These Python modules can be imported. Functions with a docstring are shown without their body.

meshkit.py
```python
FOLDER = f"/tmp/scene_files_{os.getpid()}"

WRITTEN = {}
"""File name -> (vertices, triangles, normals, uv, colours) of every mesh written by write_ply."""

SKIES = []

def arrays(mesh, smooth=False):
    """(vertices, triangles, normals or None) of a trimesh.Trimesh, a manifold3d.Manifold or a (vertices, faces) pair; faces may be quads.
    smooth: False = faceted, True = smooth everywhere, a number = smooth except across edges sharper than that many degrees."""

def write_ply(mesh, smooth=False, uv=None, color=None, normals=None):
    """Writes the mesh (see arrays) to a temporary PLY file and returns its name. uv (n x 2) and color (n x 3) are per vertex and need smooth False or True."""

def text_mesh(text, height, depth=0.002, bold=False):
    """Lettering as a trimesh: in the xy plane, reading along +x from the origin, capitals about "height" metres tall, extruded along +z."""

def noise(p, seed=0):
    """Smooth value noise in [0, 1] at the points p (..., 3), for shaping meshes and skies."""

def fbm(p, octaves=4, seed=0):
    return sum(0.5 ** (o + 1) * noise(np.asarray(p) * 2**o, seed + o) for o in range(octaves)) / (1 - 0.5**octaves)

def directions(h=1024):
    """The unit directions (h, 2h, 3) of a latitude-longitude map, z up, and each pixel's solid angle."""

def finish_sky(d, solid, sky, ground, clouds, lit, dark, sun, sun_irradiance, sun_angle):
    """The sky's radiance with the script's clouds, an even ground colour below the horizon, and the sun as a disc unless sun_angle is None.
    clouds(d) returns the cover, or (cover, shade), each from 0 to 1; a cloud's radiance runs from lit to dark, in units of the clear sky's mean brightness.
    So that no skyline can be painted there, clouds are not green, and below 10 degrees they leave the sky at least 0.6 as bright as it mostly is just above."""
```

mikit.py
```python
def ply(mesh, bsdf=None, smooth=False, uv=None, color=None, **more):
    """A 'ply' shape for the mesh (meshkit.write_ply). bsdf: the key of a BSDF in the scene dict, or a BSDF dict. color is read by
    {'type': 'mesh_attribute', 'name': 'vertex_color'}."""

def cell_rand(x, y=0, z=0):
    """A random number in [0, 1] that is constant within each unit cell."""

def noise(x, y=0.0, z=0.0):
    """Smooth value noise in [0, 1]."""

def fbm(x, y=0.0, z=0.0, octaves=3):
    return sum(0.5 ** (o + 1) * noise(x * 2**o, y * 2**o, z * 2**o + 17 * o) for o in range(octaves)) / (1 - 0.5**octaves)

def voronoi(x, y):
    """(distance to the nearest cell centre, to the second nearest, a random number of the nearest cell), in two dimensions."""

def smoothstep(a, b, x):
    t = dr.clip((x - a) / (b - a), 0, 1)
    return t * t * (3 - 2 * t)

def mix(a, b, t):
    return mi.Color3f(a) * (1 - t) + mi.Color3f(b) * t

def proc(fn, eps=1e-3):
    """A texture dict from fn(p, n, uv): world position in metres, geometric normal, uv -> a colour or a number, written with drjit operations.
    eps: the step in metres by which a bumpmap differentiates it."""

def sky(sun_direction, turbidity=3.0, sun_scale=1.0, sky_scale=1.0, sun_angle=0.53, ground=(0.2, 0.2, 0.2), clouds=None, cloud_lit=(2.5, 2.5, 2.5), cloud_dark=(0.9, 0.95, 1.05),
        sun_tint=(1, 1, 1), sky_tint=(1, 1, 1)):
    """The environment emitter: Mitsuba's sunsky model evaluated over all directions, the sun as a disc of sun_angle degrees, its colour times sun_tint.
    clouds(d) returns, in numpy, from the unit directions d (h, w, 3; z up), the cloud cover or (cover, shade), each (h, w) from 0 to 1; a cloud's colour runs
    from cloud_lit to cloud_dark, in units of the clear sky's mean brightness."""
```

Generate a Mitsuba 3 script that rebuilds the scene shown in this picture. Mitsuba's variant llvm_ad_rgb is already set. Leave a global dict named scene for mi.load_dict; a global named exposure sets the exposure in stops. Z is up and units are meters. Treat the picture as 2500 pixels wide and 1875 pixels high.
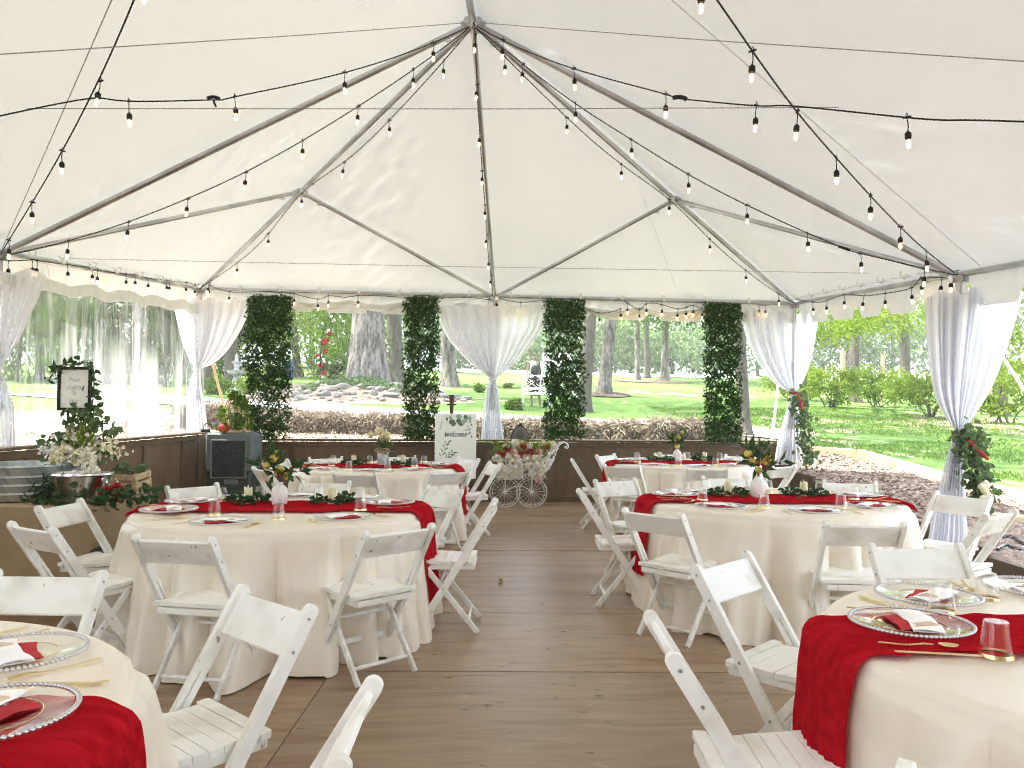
import math, numpy as np, trimesh, manifold3d as mf, mitsuba as mi, mikit, meshkit, drjit as dr
from shapely.geometry import Polygon, LineString, Point
from shapely import affinity
from shapely.ops import unary_union
from mikit import proc, noise, fbm, voronoi, cell_rand, smoothstep, mix
T4 = mi.ScalarTransform4f
PI = math.pi
scene, labels = {}, {}

# ---------------------------------------------------------------- camera, sky, exposure
CAM_H, PITCH, ROLL, FOC = 1.439, 0.03032, 0.00373, 1917.0
_f = np.array([0, math.cos(PITCH), math.sin(PITCH)]); _r0 = np.array([1., 0, 0]); _u0 = np.cross(_r0, _f)
_r = _r0 * math.cos(ROLL) + _u0 * math.sin(ROLL); _u = _u0 * math.cos(ROLL) - _r0 * math.sin(ROLL)
EYE = np.array([0, 0, CAM_H])
scene['camera'] = {'type': 'perspective', 'fov_axis': 'x', 'fov': math.degrees(2 * math.atan(1250 / FOC)), 'near_clip': 0.05, 'far_clip': 600.0,
                   'to_world': T4().look_at(origin=EYE.tolist(), target=(EYE + _f).tolist(), up=_u.tolist())}
SUN = np.array([-0.60, 0.06, 0.95])
scene['sky'] = mikit.sky(SUN.tolist(), turbidity=3.5, sun_scale=0.75, sun_angle=1.2, sun_tint=(.90, 1.0, 1.12), sky_tint=(.95, 1.0, 1.06), clouds=lambda d: 0.55 * meshkit.fbm(d * 4 + 7, 4) + 0.25, ground=(0.12, 0.15, 0.06))
exposure = 4.35

# ---------------------------------------------------------------- surveying: a photo point at a known depth, height or on the ground
def ray(px, py): return _f + (px - 1250) / FOC * _r - (py - 937.5) / FOC * _u
def at(px, py, Y): d = ray(px, py); return EYE + d * (Y / d[1])
def atz(px, py, z): d = ray(px, py); return EYE + d * ((z - CAM_H) / d[2])
DX0, DX1, DY1 = -4.78, 4.22, 12.16            # deck edges
def gz(x, y):
    x, y = np.asarray(x, float), np.asarray(y, float)
    b = 0.13 + 0.072 * (np.minimum(y, 75) - 7.3) - 0.02 * (np.clip(x, -25, 30) - 4)
    n = meshkit.fbm(np.stack([x * .25, y * .25, 0 * x], -1), 3) - .5
    return b + n * np.clip((np.hypot(x, y - 8) - 9) / 8, 0, 1) * .25
def ongr(px, py):
    d = ray(px, py); ts = np.linspace(3, 140, 4000); P = EYE + d * ts[:, None]
    k = np.argmax(P[:, 2] < gz(P[:, 0], P[:, 1])); p = P[k]
    return np.array([p[0], p[1], float(gz(p[0], p[1]))])

# ---------------------------------------------------------------- naming
_n = {}
def num(name):
    k = _n.get(name, -1) + 1; _n[name] = k
    return name if k == 0 else f'{name}_{k:03d}'
def tag(key, label=None, cat=None, group=None, kind=None):
    d = {a: b for a, b in (('label', label), ('category', cat), ('group', group), ('kind', kind)) if b}
    labels[key] = {**labels.get(key, {}), **d}
    return key
def thing(name, label, cat, group=None): return tag(num(name), label, cat, group)
def put(parent, part, mesh, mat, smooth=30, to=None, label=None, kind=None, **more):
    key = num(parent + '__' + part) if parent else part
    d = mesh if isinstance(mesh, dict) else mikit.ply(mesh, mat, smooth=smooth, **more)
    if to is not None: d = {**d, 'to_world': to}
    scene[key] = d
    if label or kind: tag(key, label, None, None, kind)
    return key
class Proto:
    """parts of one kind of thing, made once and reused under each copy's key"""
    def __init__(s): s.parts = []
    def add(s, part, mesh, mat, smooth=30, kind=None, sub=None): s.parts.append((part, mikit.ply(mesh, mat, smooth=smooth), kind, sub)); return s
    def place(s, key, to):
        last = {}
        for part, d, kind, sub in s.parts:
            if sub:
                put(last[sub], part, d, None, to=to, kind=kind)
            else:
                last[part] = put(key, part, d, None, to=to, kind=kind)
        return key
def M4(x, y, z=0., rot=0., s=1.): return T4().translate([float(x), float(y), float(z)]).rotate([0, 0, 1], math.degrees(rot)).scale(float(s))

# ---------------------------------------------------------------- meshes
def cat(*ms): return trimesh.util.concatenate([m for m in ms if m is not None])
def tm(v, f): return trimesh.Trimesh(np.asarray(v, float), np.asarray(f), process=False)
def cbox(sx, sy, sz, c=.003, at=(0, 0, 0)):
    c = min(c, sx * .45, sy * .45, sz * .45); h = np.array([sx, sy, sz]) / 2; p = []
    for s in np.ndindex(2, 2, 2):
        s = np.array(s) * 2 - 1
        for k in range(3):
            q = h - c; q[k] = h[k]; p.append(s * q)
    m = mf.Manifold.hull_points(np.array(p)).to_mesh()
    return tm(m.vert_properties[:, :3] + np.asarray(at, float), m.tri_verts)
def man(m): return mf.Manifold(mf.Mesh(np.asarray(m.vertices, np.float32), np.asarray(m.faces, np.uint32)))
def unman(m): m = m.to_mesh(); return tm(m.vert_properties[:, :3], m.tri_verts)
def orient(m, a, b, roll_ref=(0, 0, 1)):
    """a mesh built along +z, centred, laid from a to b with its x axis nearest roll_ref x dir"""
    a, b = np.asarray(a, float), np.asarray(b, float); z = (b - a) / np.linalg.norm(b - a)
    x = np.cross(roll_ref, z); x = x / np.linalg.norm(x) if np.linalg.norm(x) > 1e-6 else np.array([1., 0, 0]); y = np.cross(z, x)
    return tm(np.asarray(m.vertices) @ np.stack([x, y, z]) + (a + b) / 2, m.faces)
def board(a, b, wx, wy, c=.002, ref=(0, 0, 1)):
    return orient(cbox(wx, wy, float(np.linalg.norm(np.asarray(b, float) - a)), c), a, b, ref)
def tube(P, r, n=8, cap=True):
    P = np.asarray(P, float); t = np.gradient(P, axis=0); t /= np.linalg.norm(t, axis=1, keepdims=True) + 1e-12
    a = np.cross(t, np.where(np.abs(t[:, 2:]) < .95, [0, 0, 1.], [1., 0, 0])); a /= np.linalg.norm(a, axis=1, keepdims=True) + 1e-12
    b = np.cross(t, a); ang = np.arange(n) * 2 * PI / n; r = np.broadcast_to(np.asarray(r, float), (len(P),))
    v = P[:, None] + r[:, None, None] * (np.cos(ang)[None, :, None] * a[:, None] + np.sin(ang)[None, :, None] * b[:, None])
    i, j = np.meshgrid(np.arange(len(P) - 1), np.arange(n), indexing='ij')
    q = np.stack([i * n + j, i * n + (j + 1) % n, (i + 1) * n + (j + 1) % n, (i + 1) * n + j], -1).reshape(-1, 4)
    f = [q[:, [0, 1, 2]], q[:, [0, 2, 3]]]; v = v.reshape(-1, 3)
    if cap:
        L = len(v); v = np.vstack([v, P[:1], P[-1:]]); k = np.arange(n)
        f += [np.stack([(k + 1) % n, k, k * 0 + L], 1), np.stack([k + L - n, (k + 1) % n + L - n, k * 0 + L + 1], 1)]
    return tm(v, np.vstack(f))
def curve(pts, n=24):
    """smooth curve through points"""
    P = np.asarray(pts, float); from_ = np.arange(len(P))
    from scipy.interpolate import CubicSpline, interp1d
    return (CubicSpline(from_, P) if len(P) > 2 else interp1d(from_, P, axis=0))(np.linspace(0, len(P) - 1, n))
def lathe(prof, n=32, at=(0, 0, 0)):
    p = np.asarray(prof, float); a = np.arange(n) * 2 * PI / n
    v = np.stack([p[:, :1] * np.cos(a), p[:, :1] * np.sin(a), np.repeat(p[:, 1:], n, 1)], -1).reshape(-1, 3)
    i, j = np.meshgrid(np.arange(len(p) - 1), np.arange(n), indexing='ij')
    q = np.stack([i * n + j, i * n + (j + 1) % n, (i + 1) * n + (j + 1) % n, (i + 1) * n + j], -1).reshape(-1, 4)
    return tm(v + np.asarray(at, float), np.vstack([q[:, [0, 1, 2]], q[:, [0, 2, 3]]]))
def grid(X):
    """(n, m, 3) points as a sheet"""
    n, m = X.shape[:2]; i, j = np.meshgrid(np.arange(n - 1), np.arange(m - 1), indexing='ij')
    q = np.stack([i * m + j, i * m + j + 1, (i + 1) * m + j + 1, (i + 1) * m + j], -1).reshape(-1, 4)
    return tm(X.reshape(-1, 3), np.vstack([q[:, [0, 1, 2]], q[:, [0, 2, 3]]]))
def leaves(P, L, rng, asp=.5, droop=0., dirs=None, jit=.35, rnd=False, face=None):
    """leaf faces at P: folded diamonds, or six-sided round leaves"""
    P = np.asarray(P, float); n = len(P); L = (np.asarray(L) * (1 + jit * (rng.random(n) * 2 - 1)))[:, None]
    d = rng.normal(size=(n, 3)) if dirs is None else np.asarray(dirs) + rng.normal(size=(n, 3)) * .35
    d[:, 2] -= droop; d /= np.linalg.norm(d, axis=1, keepdims=True)
    w = rng.normal(size=(n, 3)) if face is None else np.asarray(face) + rng.normal(size=(n, 3)) * .5
    s = np.cross(d, w); s /= np.linalg.norm(s, axis=1, keepdims=True) + 1e-9; u = np.cross(s, d)
    if rnd:
        A = [(0, 0), (.22, .42), (.62, .5), (1, 0), (.62, -.5), (.22, -.42)]
        V = np.stack([P + d * L * a + s * L * b * asp * 2 + u * L * (.12 * abs(b) * 2 - .10 * a * a) for a, b in A], 1)
        F = np.array([[0, 1, 3], [1, 2, 3], [0, 3, 5], [3, 4, 5]])
    else:
        V = np.stack([P, P + d * L * .45 + s * L * asp * .5 + u * L * .10, P + d * L, P + d * L * .45 - s * L * asp * .5 + u * L * .10], 1)
        F = np.array([[0, 1, 2], [0, 2, 3]])
    k = V.shape[1]
    return tm(V.reshape(-1, 3), (F[None] + (np.arange(n) * k)[:, None, None]).reshape(-1, 3))
def blob(r, at=(0, 0, 0), sub=2, amp=.15, fr=2., seed=0, sc=(1, 1, 1)):
    m = trimesh.creation.icosphere(subdivisions=sub); v = np.asarray(m.vertices)
    v = v * (1 + amp * 2 * (meshkit.fbm(v * fr + 31 * seed, 3, seed) - .5))[:, None] * np.asarray(sc) * r
    return tm(v + np.asarray(at, float), m.faces)
def extr(poly, h, z=0.):
    gs = [g for g in getattr(poly, 'geoms', [poly]) if g.area > 1e-9]
    m = cat(*[trimesh.creation.extrude_polygon(g, h, engine='earcut') for g in gs]); m.apply_translation([0, 0, z]); return m
def upright(m, o, right, up=(0, 0, 1)):
    """a mesh drawn in xy, stood up: x along right, y along up, z towards the viewer"""
    r = np.asarray(right, float); r = r / np.linalg.norm(r); u = np.asarray(up, float); u = u / np.linalg.norm(u); nn = np.cross(r, u)
    return tm(np.asarray(m.vertices) @ np.stack([r, u, nn]) + np.asarray(o, float), m.faces)
def spheres(*bones, edge=.02, it=8):
    """one continuous body: hulls of the end spheres of each bone"""
    tot = None
    for (a, ra), (b, rb) in bones:
        A = mf.Manifold.sphere(ra, 20).translate(list(map(float, a))); B = mf.Manifold.sphere(rb, 20).translate(list(map(float, b)))
        h = mf.Manifold.batch_hull([A, B]); tot = h if tot is None else tot + h
    m = unman(tot.refine_to_length(edge)); m.merge_vertices(); trimesh.smoothing.filter_taubin(m, iterations=it); return m

# ---------------------------------------------------------------- materials
def C(*rgb): return {'type': 'rgb', 'value': list(map(float, rgb))}
def mat(key, col, rough=.6, two=True, bump=None, **k):
    col = proc(col) if callable(col) else C(*col) if isinstance(col, tuple) else col
    b = {'type': 'principled', 'base_color': col, 'roughness': rough, **k}
    if bump: b = {'type': 'bumpmap', 'arbitrary': proc(bump[0], eps=bump[2] if len(bump) > 2 else 2e-3), 'scale': bump[1], 'bsdf': b}
    scene[key] = {'type': 'twosided', 'bsdf': b} if two else b
def thin(key, col, trans=.6, rough=.7, spec=None):
    scene[key] = {'type': 'principledthin', 'base_color': proc(col) if callable(col) else C(*col), 'roughness': rough, 'diff_trans': float(trans), **({} if spec is None else {'eta': spec})}
def vary(a, b, fr, oct=2): return lambda p, n, uv: mix(a, b, smoothstep(.3, .7, fbm(p.x * fr, p.y * fr, p.z * fr, oct)))

def vinyl(p, n, uv):
    return mix((.80, .84, .85), (.84, .87, .89), fbm(p.x * .8, p.y * .8, p.z * .8, 3))
thin('mat_vinyl', vinyl, .115, .45)
thin('mat_valance', (.76, .78, .76), .20, .6)
def chairpaint(p, n, uv):
    w = fbm(p.x * 46, p.y * 46, p.z * 17, 3) * .72 + .28 * fbm(p.x * 3, p.y * 3, p.z * 3, 2); worn = smoothstep(.73, .765, w)
    dirt = smoothstep(.45, .8, fbm(p.x * 7 + 3, p.y * 7, p.z * 7, 3))
    dirt = dr.minimum(1, dirt + .9 * smoothstep(.35, .0, p.z) * smoothstep(.35, .7, fbm(p.x * 30, p.y * 30, p.z * 8, 2)))
    return mix(mix((.77, .77, .74), (.60, .585, .53), dirt), (.30, .24, .18), worn)
mat('mat_chair', chairpaint, .38)
mat('mat_bolt', (.35, .34, .32), .4, metallic=.8)
def ply_floor(p, n, uv):
    sx, sy = dr.floor((p.x + 24.4 + .98) / 2.44), dr.floor((p.y + 24.4 - 4.33) / 1.22)
    wob = (fbm(p.x * .9, p.y * 1.4, 5 * cell_rand(sx, sy), 3) - .5) * .18
    g = fbm(p.x * 1.7 + 9 * cell_rand(sx, sy), (p.y + wob) * 13, 0, 4); g2 = fbm(p.x * 5, (p.y + wob) * 70, 3, 2)
    wear = smoothstep(.38, .7, fbm(p.x * .5, p.y * .45, 2, 3) * .55 + g * .45)
    c = mix((.205, .122, .070), (.335, .245, .160), wear * .75)
    c = mix(c, (.12, .078, .05), smoothstep(.55, .75, g) * .38 * (1 - wear * .4))
    c = c * (.86 + .28 * g2)
    c = mix(c, (.50, .43, .34), .30 * smoothstep(.87, .90, fbm(p.x * 13, p.y * 40, 11, 2)))
    c = c * (.90 + .2 * cell_rand(sx, sy, 3))
    knot = smoothstep(.86, .89, fbm(p.x * 9, p.y * 34, 7, 2))
    return mix(c, (.05, .035, .025), knot * .7)
mat('mat_floor', ply_floor, .38, specular=.36)
mat('mat_gap', (.012, .010, .008), .9)
def wallpaint(p, n, uv):
    g = fbm(p.x * 2 + p.y * 2, 3, p.z * 2, 3); g2 = fbm((p.x + p.y) * 30, 1, p.z * 2.2, 2)
    return mix((.105, .067, .038), (.155, .104, .064), g) * (.85 + .3 * g2)
mat('mat_wall', wallpaint, .55, specular=.25)
mat('mat_walltrim', vary((.085, .055, .034), (.115, .078, .05), 3), .5, specular=.3)
def cloth(p, n, uv): return mix((.69, .625, .525), (.76, .70, .605), fbm(p.x * 3, p.y * 3, p.z * 3, 3))
def weave(p, n, uv): return .5 * noise(p.x * 300, p.y * 300, p.z * 300) + fbm(p.x * 14, p.y * 14, p.z * 10, 3) * 6
mat('mat_cloth', cloth, .36, specular=.55)
def redc(p, n, uv): return mix((.27, .003, .008), (.56, .016, .026), fbm(p.x * 6, p.y * 46, p.z * 30, 3))
thin('mat_red', redc, .35, .8)
mat('mat_rednapkin', vary((.36, .012, .02), (.46, .02, .03), 20), .8)
mat('mat_napkin', vary((.80, .79, .80), (.86, .85, .84), 12), .75)
mat('mat_lace', (.62, .50, .36), .7)
mat('mat_gold', (.80, .64, .32), .25, metallic=1.)
scene['mat_glass'] = {'type': 'thindielectric', 'int_ior': 1.28}
scene['mat_clear'] = {'type': 'thindielectric', 'int_ior': 1.25}
scene['mat_bead'] = {'type': 'dielectric', 'int_ior': 1.5}
mat('mat_beadsilver', (.62, .61, .63), .12, metallic=.9)
mat('mat_steelpipe', vary((.40, .41, .43), (.54, .55, .57), 4), .24, metallic=.95)
mat('mat_galv', lambda p, n, uv: mix((.34, .40, .40), (.55, .60, .59), voronoi(p.x * 26 + p.z * 9, p.y * 26 + p.z * 17)[2]), .42, metallic=.75)
mat('mat_steel', vary((.66, .67, .68), (.74, .74, .74), 6), .14, metallic=1.)
mat('mat_black', (.008, .008, .009), .5, specular=.25)
mat('mat_cord', (.008, .008, .008), .6)
mat('mat_cable', (.25, .25, .26), .5)
mat('mat_white', vary((.76, .76, .74), (.82, .82, .80), 9), .4)
mat('mat_strap', (.72, .72, .68), .6)
scene['mat_filament'] = {'type': 'diffuse', 'reflectance': C(.5, .4, .3)}
def sheerfn(p, n, uv): return mix((.86, .87, .91), (.90, .90, .93), noise(p.x * 3, p.y * 3, p.z * 2))
scene['mat_sheer'] = {'type': 'mask', 'opacity': 0.95, 'bsdf': {'type': 'principledthin', 'base_color': proc(sheerfn), 'roughness': .7, 'diff_trans': 1.0}}
thin('mat_ivy', lambda p, n, uv: mix((.016, .058, .015), (.068, .155, .036), cell_rand(p.x * 37, p.y * 37, p.z * 37)), .25, .32)
mat('mat_lattice', (.05, .035, .025), .7)
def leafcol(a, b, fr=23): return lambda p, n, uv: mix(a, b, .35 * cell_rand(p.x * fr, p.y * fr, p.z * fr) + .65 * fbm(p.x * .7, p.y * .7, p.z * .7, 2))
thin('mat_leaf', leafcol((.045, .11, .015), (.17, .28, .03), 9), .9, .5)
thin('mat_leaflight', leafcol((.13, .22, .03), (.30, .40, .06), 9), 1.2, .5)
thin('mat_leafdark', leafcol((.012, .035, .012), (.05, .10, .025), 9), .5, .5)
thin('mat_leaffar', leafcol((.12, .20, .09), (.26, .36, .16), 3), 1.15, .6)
thin('mat_euca', leafcol((.06, .12, .06), (.20, .27, .13), 60), .45, .5)
thin('mat_eucadark', leafcol((.018, .055, .022), (.07, .13, .05), 60), .35, .5)
thin('mat_grassblade', leafcol((.07, .14, .02), (.20, .30, .05), 5), .7, .6)
def bark(p, n, uv):
    f = fbm(p.x * 9, p.y * 9, p.z * 1.6, 3); g = fbm(p.x * 30, p.y * 30, p.z * 7, 2)
    return mix((.065, .058, .054), (.25, .232, .22), smoothstep(.3, .7, f * .6 + g * .4))
mat('mat_bark', bark, .9)
mat('mat_barkdark', lambda p, n, uv: mix((.045, .04, .035), (.15, .135, .12), fbm(p.x * 12, p.y * 12, p.z * 3, 3)), .9)
def lawn(p, n, uv):
    a = fbm(p.x * .22, p.y * .22, 1, 3); b = fbm(p.x * 2.6, p.y * 1.3, 4, 3); c3 = noise(p.x * 22, p.y * 9, 2)
    g = mix((.042, .098, .018), (.105, .18, .034), b * .6 + c3 * .4)
    soil = mix((.22, .17, .125), (.36, .30, .24), noise(p.x * 14, p.y * 14, 1) * .6 + .4 * c3)
    near = 1 - smoothstep(17, 23, p.y - .35 * dr.maximum(p.x, 0)); left = 1 - smoothstep(-2, 1.5, p.x + p.y * .08)
    bare = smoothstep(.50, .62, a * .45 + b * .35 + near * .16 + .22 * left * near)
    litter = mix((.42, .34, .26), (.62, .54, .44), noise(p.x * 30, p.y * 12, 3))
    soil = mix(soil, litter, smoothstep(.4, .7, fbm(p.x * 1.2, p.y * 1.2, 9, 3)) * (1 - smoothstep(14, 22, p.y)))
    return mix(g, soil, bare)
mat('mat_ground', lawn, .95)
mat('mat_path', lambda p, n, uv: mix((.21, .22, .23), (.36, .37, .38), fbm(p.x * 9, p.y * 9, 0, 3)), .9)
mat('mat_mulch', lambda p, n, uv: mix((.10, .065, .05), (.40, .31, .25), fbm(p.x * 26, p.y * 16, 0, 3)), .95)
mat('mat_mulchdark', lambda p, n, uv: mix((.04, .03, .025), (.15, .11, .09), fbm(p.x * 16, p.y * 16, 0, 3)), .95)
mat('mat_chip', lambda p, n, uv: mix((.14, .085, .06), (.52, .41, .33), cell_rand(p.x * 31, p.y * 31, p.z * 3)), .9)
mat('mat_pebble', lambda p, n, uv: mix((.30, .19, .14), (.60, .50, .43), cell_rand(p.x * 27, p.y * 27, 1)), .8)
mat('mat_timber', lambda p, n, uv: mix((.48, .36, .20), (.62, .50, .32), fbm(p.x * 6, p.y * 6, p.z * 40, 3)), .8)
mat('mat_rawwood', lambda p, n, uv: mix((.42, .30, .18), (.56, .43, .27), fbm(p.x * 8, p.y * 30, p.z * 60, 2)), .7)
mat('mat_straw', lambda p, n, uv: mix((.12, .095, .072), (.42, .355, .285), fbm(p.x * 25, p.y * 25, p.z * 40, 3)), .9)
mat('mat_rock', lambda p, n, uv: mix((.11, .105, .10), (.32, .305, .285), fbm(p.x * 4, p.y * 4, p.z * 4, 4)), .85)
mat('mat_concrete', vary((.30, .31, .32), (.44, .45, .46), 8, 3), .8)
mat('mat_burlap', lambda p, n, uv: mix((.26, .185, .105), (.40, .295, .18), .5 * fbm(p.x * 5, p.y * 5, p.z * 5, 3) + .5 * noise(p.x * 160, p.y * 160, p.z * 160)), .95)
mat('mat_candle', (.83, .77, .50), .45, flatness=.5)
mat('mat_ceramic', (.82, .80, .79), .3)
mat('mat_petalwhite', vary((.76, .74, .66), (.85, .83, .78), 30), .7)
mat('mat_petalcream', vary((.70, .66, .42), (.82, .78, .60), 30), .7)
mat('mat_petalred', vary((.26, .004, .006), (.48, .02, .02), 40), .7)
mat('mat_petalpink', vary((.66, .40, .36), (.78, .56, .50), 30), .7)
mat('mat_budgreen', vary((.20, .26, .05), (.42, .46, .14), 40), .6)
mat('mat_lemon', vary((.36, .24, .02), (.56, .44, .06), 30), .45)
mat('mat_cooler', vary((.085, .108, .112), (.105, .132, .136), 3), .5, specular=.3)
mat('mat_coolerdark', (.016, .030, .032), .5)
mat('mat_print', (.10, .17, .12), .8)
mat('mat_printlight', (.30, .42, .33), .8)
mat('mat_ink', (.03, .055, .05), .8)
mat('mat_paleink', (.42, .42, .45), .8)
mat('mat_signboard', (.82, .85, .82), .55)
mat('mat_wood', vary((.055, .028, .016), (.09, .05, .03), 20), .35)
mat('mat_skin', (.36, .22, .15), .6)
mat('mat_hair', (.018, .014, .012), .6)
mat('mat_dressblue', vary((.30, .36, .46), (.55, .60, .66), 30), .8)
mat('mat_dark', (.02, .02, .024), .8)
mat('mat_stripe', lambda p, n, uv: mix((.02, .02, .025), (.6, .6, .6), smoothstep(.45, .55, noise(p.x * 14, p.y * 14, p.z * 14))), .8)
mat('mat_green', (.16, .24, .10), .8)
mat('mat_carpaint', (.70, .72, .75), .25, clearcoat=.6)
mat('mat_carglass', (.03, .04, .05), .08)
mat('mat_blue', (.02, .08, .35), .5)
def haze_glare_w(p, n, uv):  # crinkle haze, plus curtain reflections and glare painted as white streaks
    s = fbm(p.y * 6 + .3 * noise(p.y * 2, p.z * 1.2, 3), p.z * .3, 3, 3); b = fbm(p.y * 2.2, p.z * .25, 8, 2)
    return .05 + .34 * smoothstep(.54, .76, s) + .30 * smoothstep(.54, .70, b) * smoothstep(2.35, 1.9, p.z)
scene['mat_plastic'] = {'type': 'blendbsdf', 'weight': proc(haze_glare_w), 'a': {'type': 'thindielectric', 'int_ior': 1.5},
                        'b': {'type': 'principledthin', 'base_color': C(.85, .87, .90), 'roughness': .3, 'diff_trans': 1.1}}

rng = np.random.default_rng(11)
# ================================================================ GROUND, DECK, LOW WALLS
def axis(lo, hi, fine_lo, fine_hi, step, extra=()):
    a = np.arange(fine_lo, fine_hi + 1e-6, step); g = []
    x, s = fine_lo, step
    while x > lo: s *= 1.25; x -= s; g.append(max(x, lo))
    x, s = fine_hi, step; h = []
    while x < hi: s *= 1.25; x += s; h.append(min(x, hi))
    return np.unique(np.round(np.concatenate([g, a, h, np.array(extra)]), 4))
gx = axis(-150, 150, -14, 16, .4, (DX0 - .06, DX0 - .02, DX1 + .01, DX1 + .05)); gy = axis(-60, 240, -4, 46, .4, (DY1 + .05, DY1 + .09))
X, Y = np.meshgrid(gx, gy, indexing='ij'); Z = gz(X, Y)
Z[(X > DX0 - .05) & (X < DX1 + .03) & (Y < DY1 + .07)] = -.45
put('', 'ground', grid(np.stack([X, Y, Z], -1)), 'mat_ground', smooth=40); tag('ground', 'sloping lawn with worn bare patches and leaf litter', kind='structure')
def drape(P, Q, n, m, lift, jag=0.):
    """a sheet on the ground between two edge lines"""
    a, b = curve(P, n), curve(Q, n); v = np.linspace(0, 1, m)[None, :, None]
    X = a[:, None] * (1 - v) + b[:, None] * v
    X[..., 0] += jag * (meshkit.noise(np.stack([X[..., 0] * 2, X[..., 1] * 2, 0 * X[..., 0]], -1)) - .5); X[..., 1] += jag * (meshkit.noise(np.stack([X[..., 0] * 2, X[..., 1] * 2, 0 * X[..., 0] + 9], -1)) - .5)
    return grid(np.dstack([X[..., 0], X[..., 1], gz(X[..., 0], X[..., 1]) + lift]))
put('', 'path', drape([(-16, 24), (-6, 21.3), (-2, 19.4), (2, 18.2), (6, 16.6)], [(-16, 27), (-6, 24), (-2, 21.8), (2, 20.2), (6, 17.4)], 90, 12, .035, .25), 'mat_path'); tag('path', 'pale gravel path crossing the lawn behind the straw bales', kind='structure')
put('', 'road', drape([(-60, 66), (0, 62), (70, 60)], [(-60, 74), (0, 70), (70, 68)], 60, 8, .05), 'mat_path'); tag('road', 'pale driveway at the far edge of the lawn', kind='structure')
put('', 'mulch_bed', drape([(DX1 + .06, 2), (DX1 + .06, 6), (DX1 + .06, 10), (DX1 + .06, 14.2)], [(7.2, 2), (6.7, 6), (6.25, 10.5), (5.9, 14.4)], 90, 20, .03), 'mat_mulch'); tag('mulch_bed', 'shredded bark mulch between the deck and the lawn', kind='structure')
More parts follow.
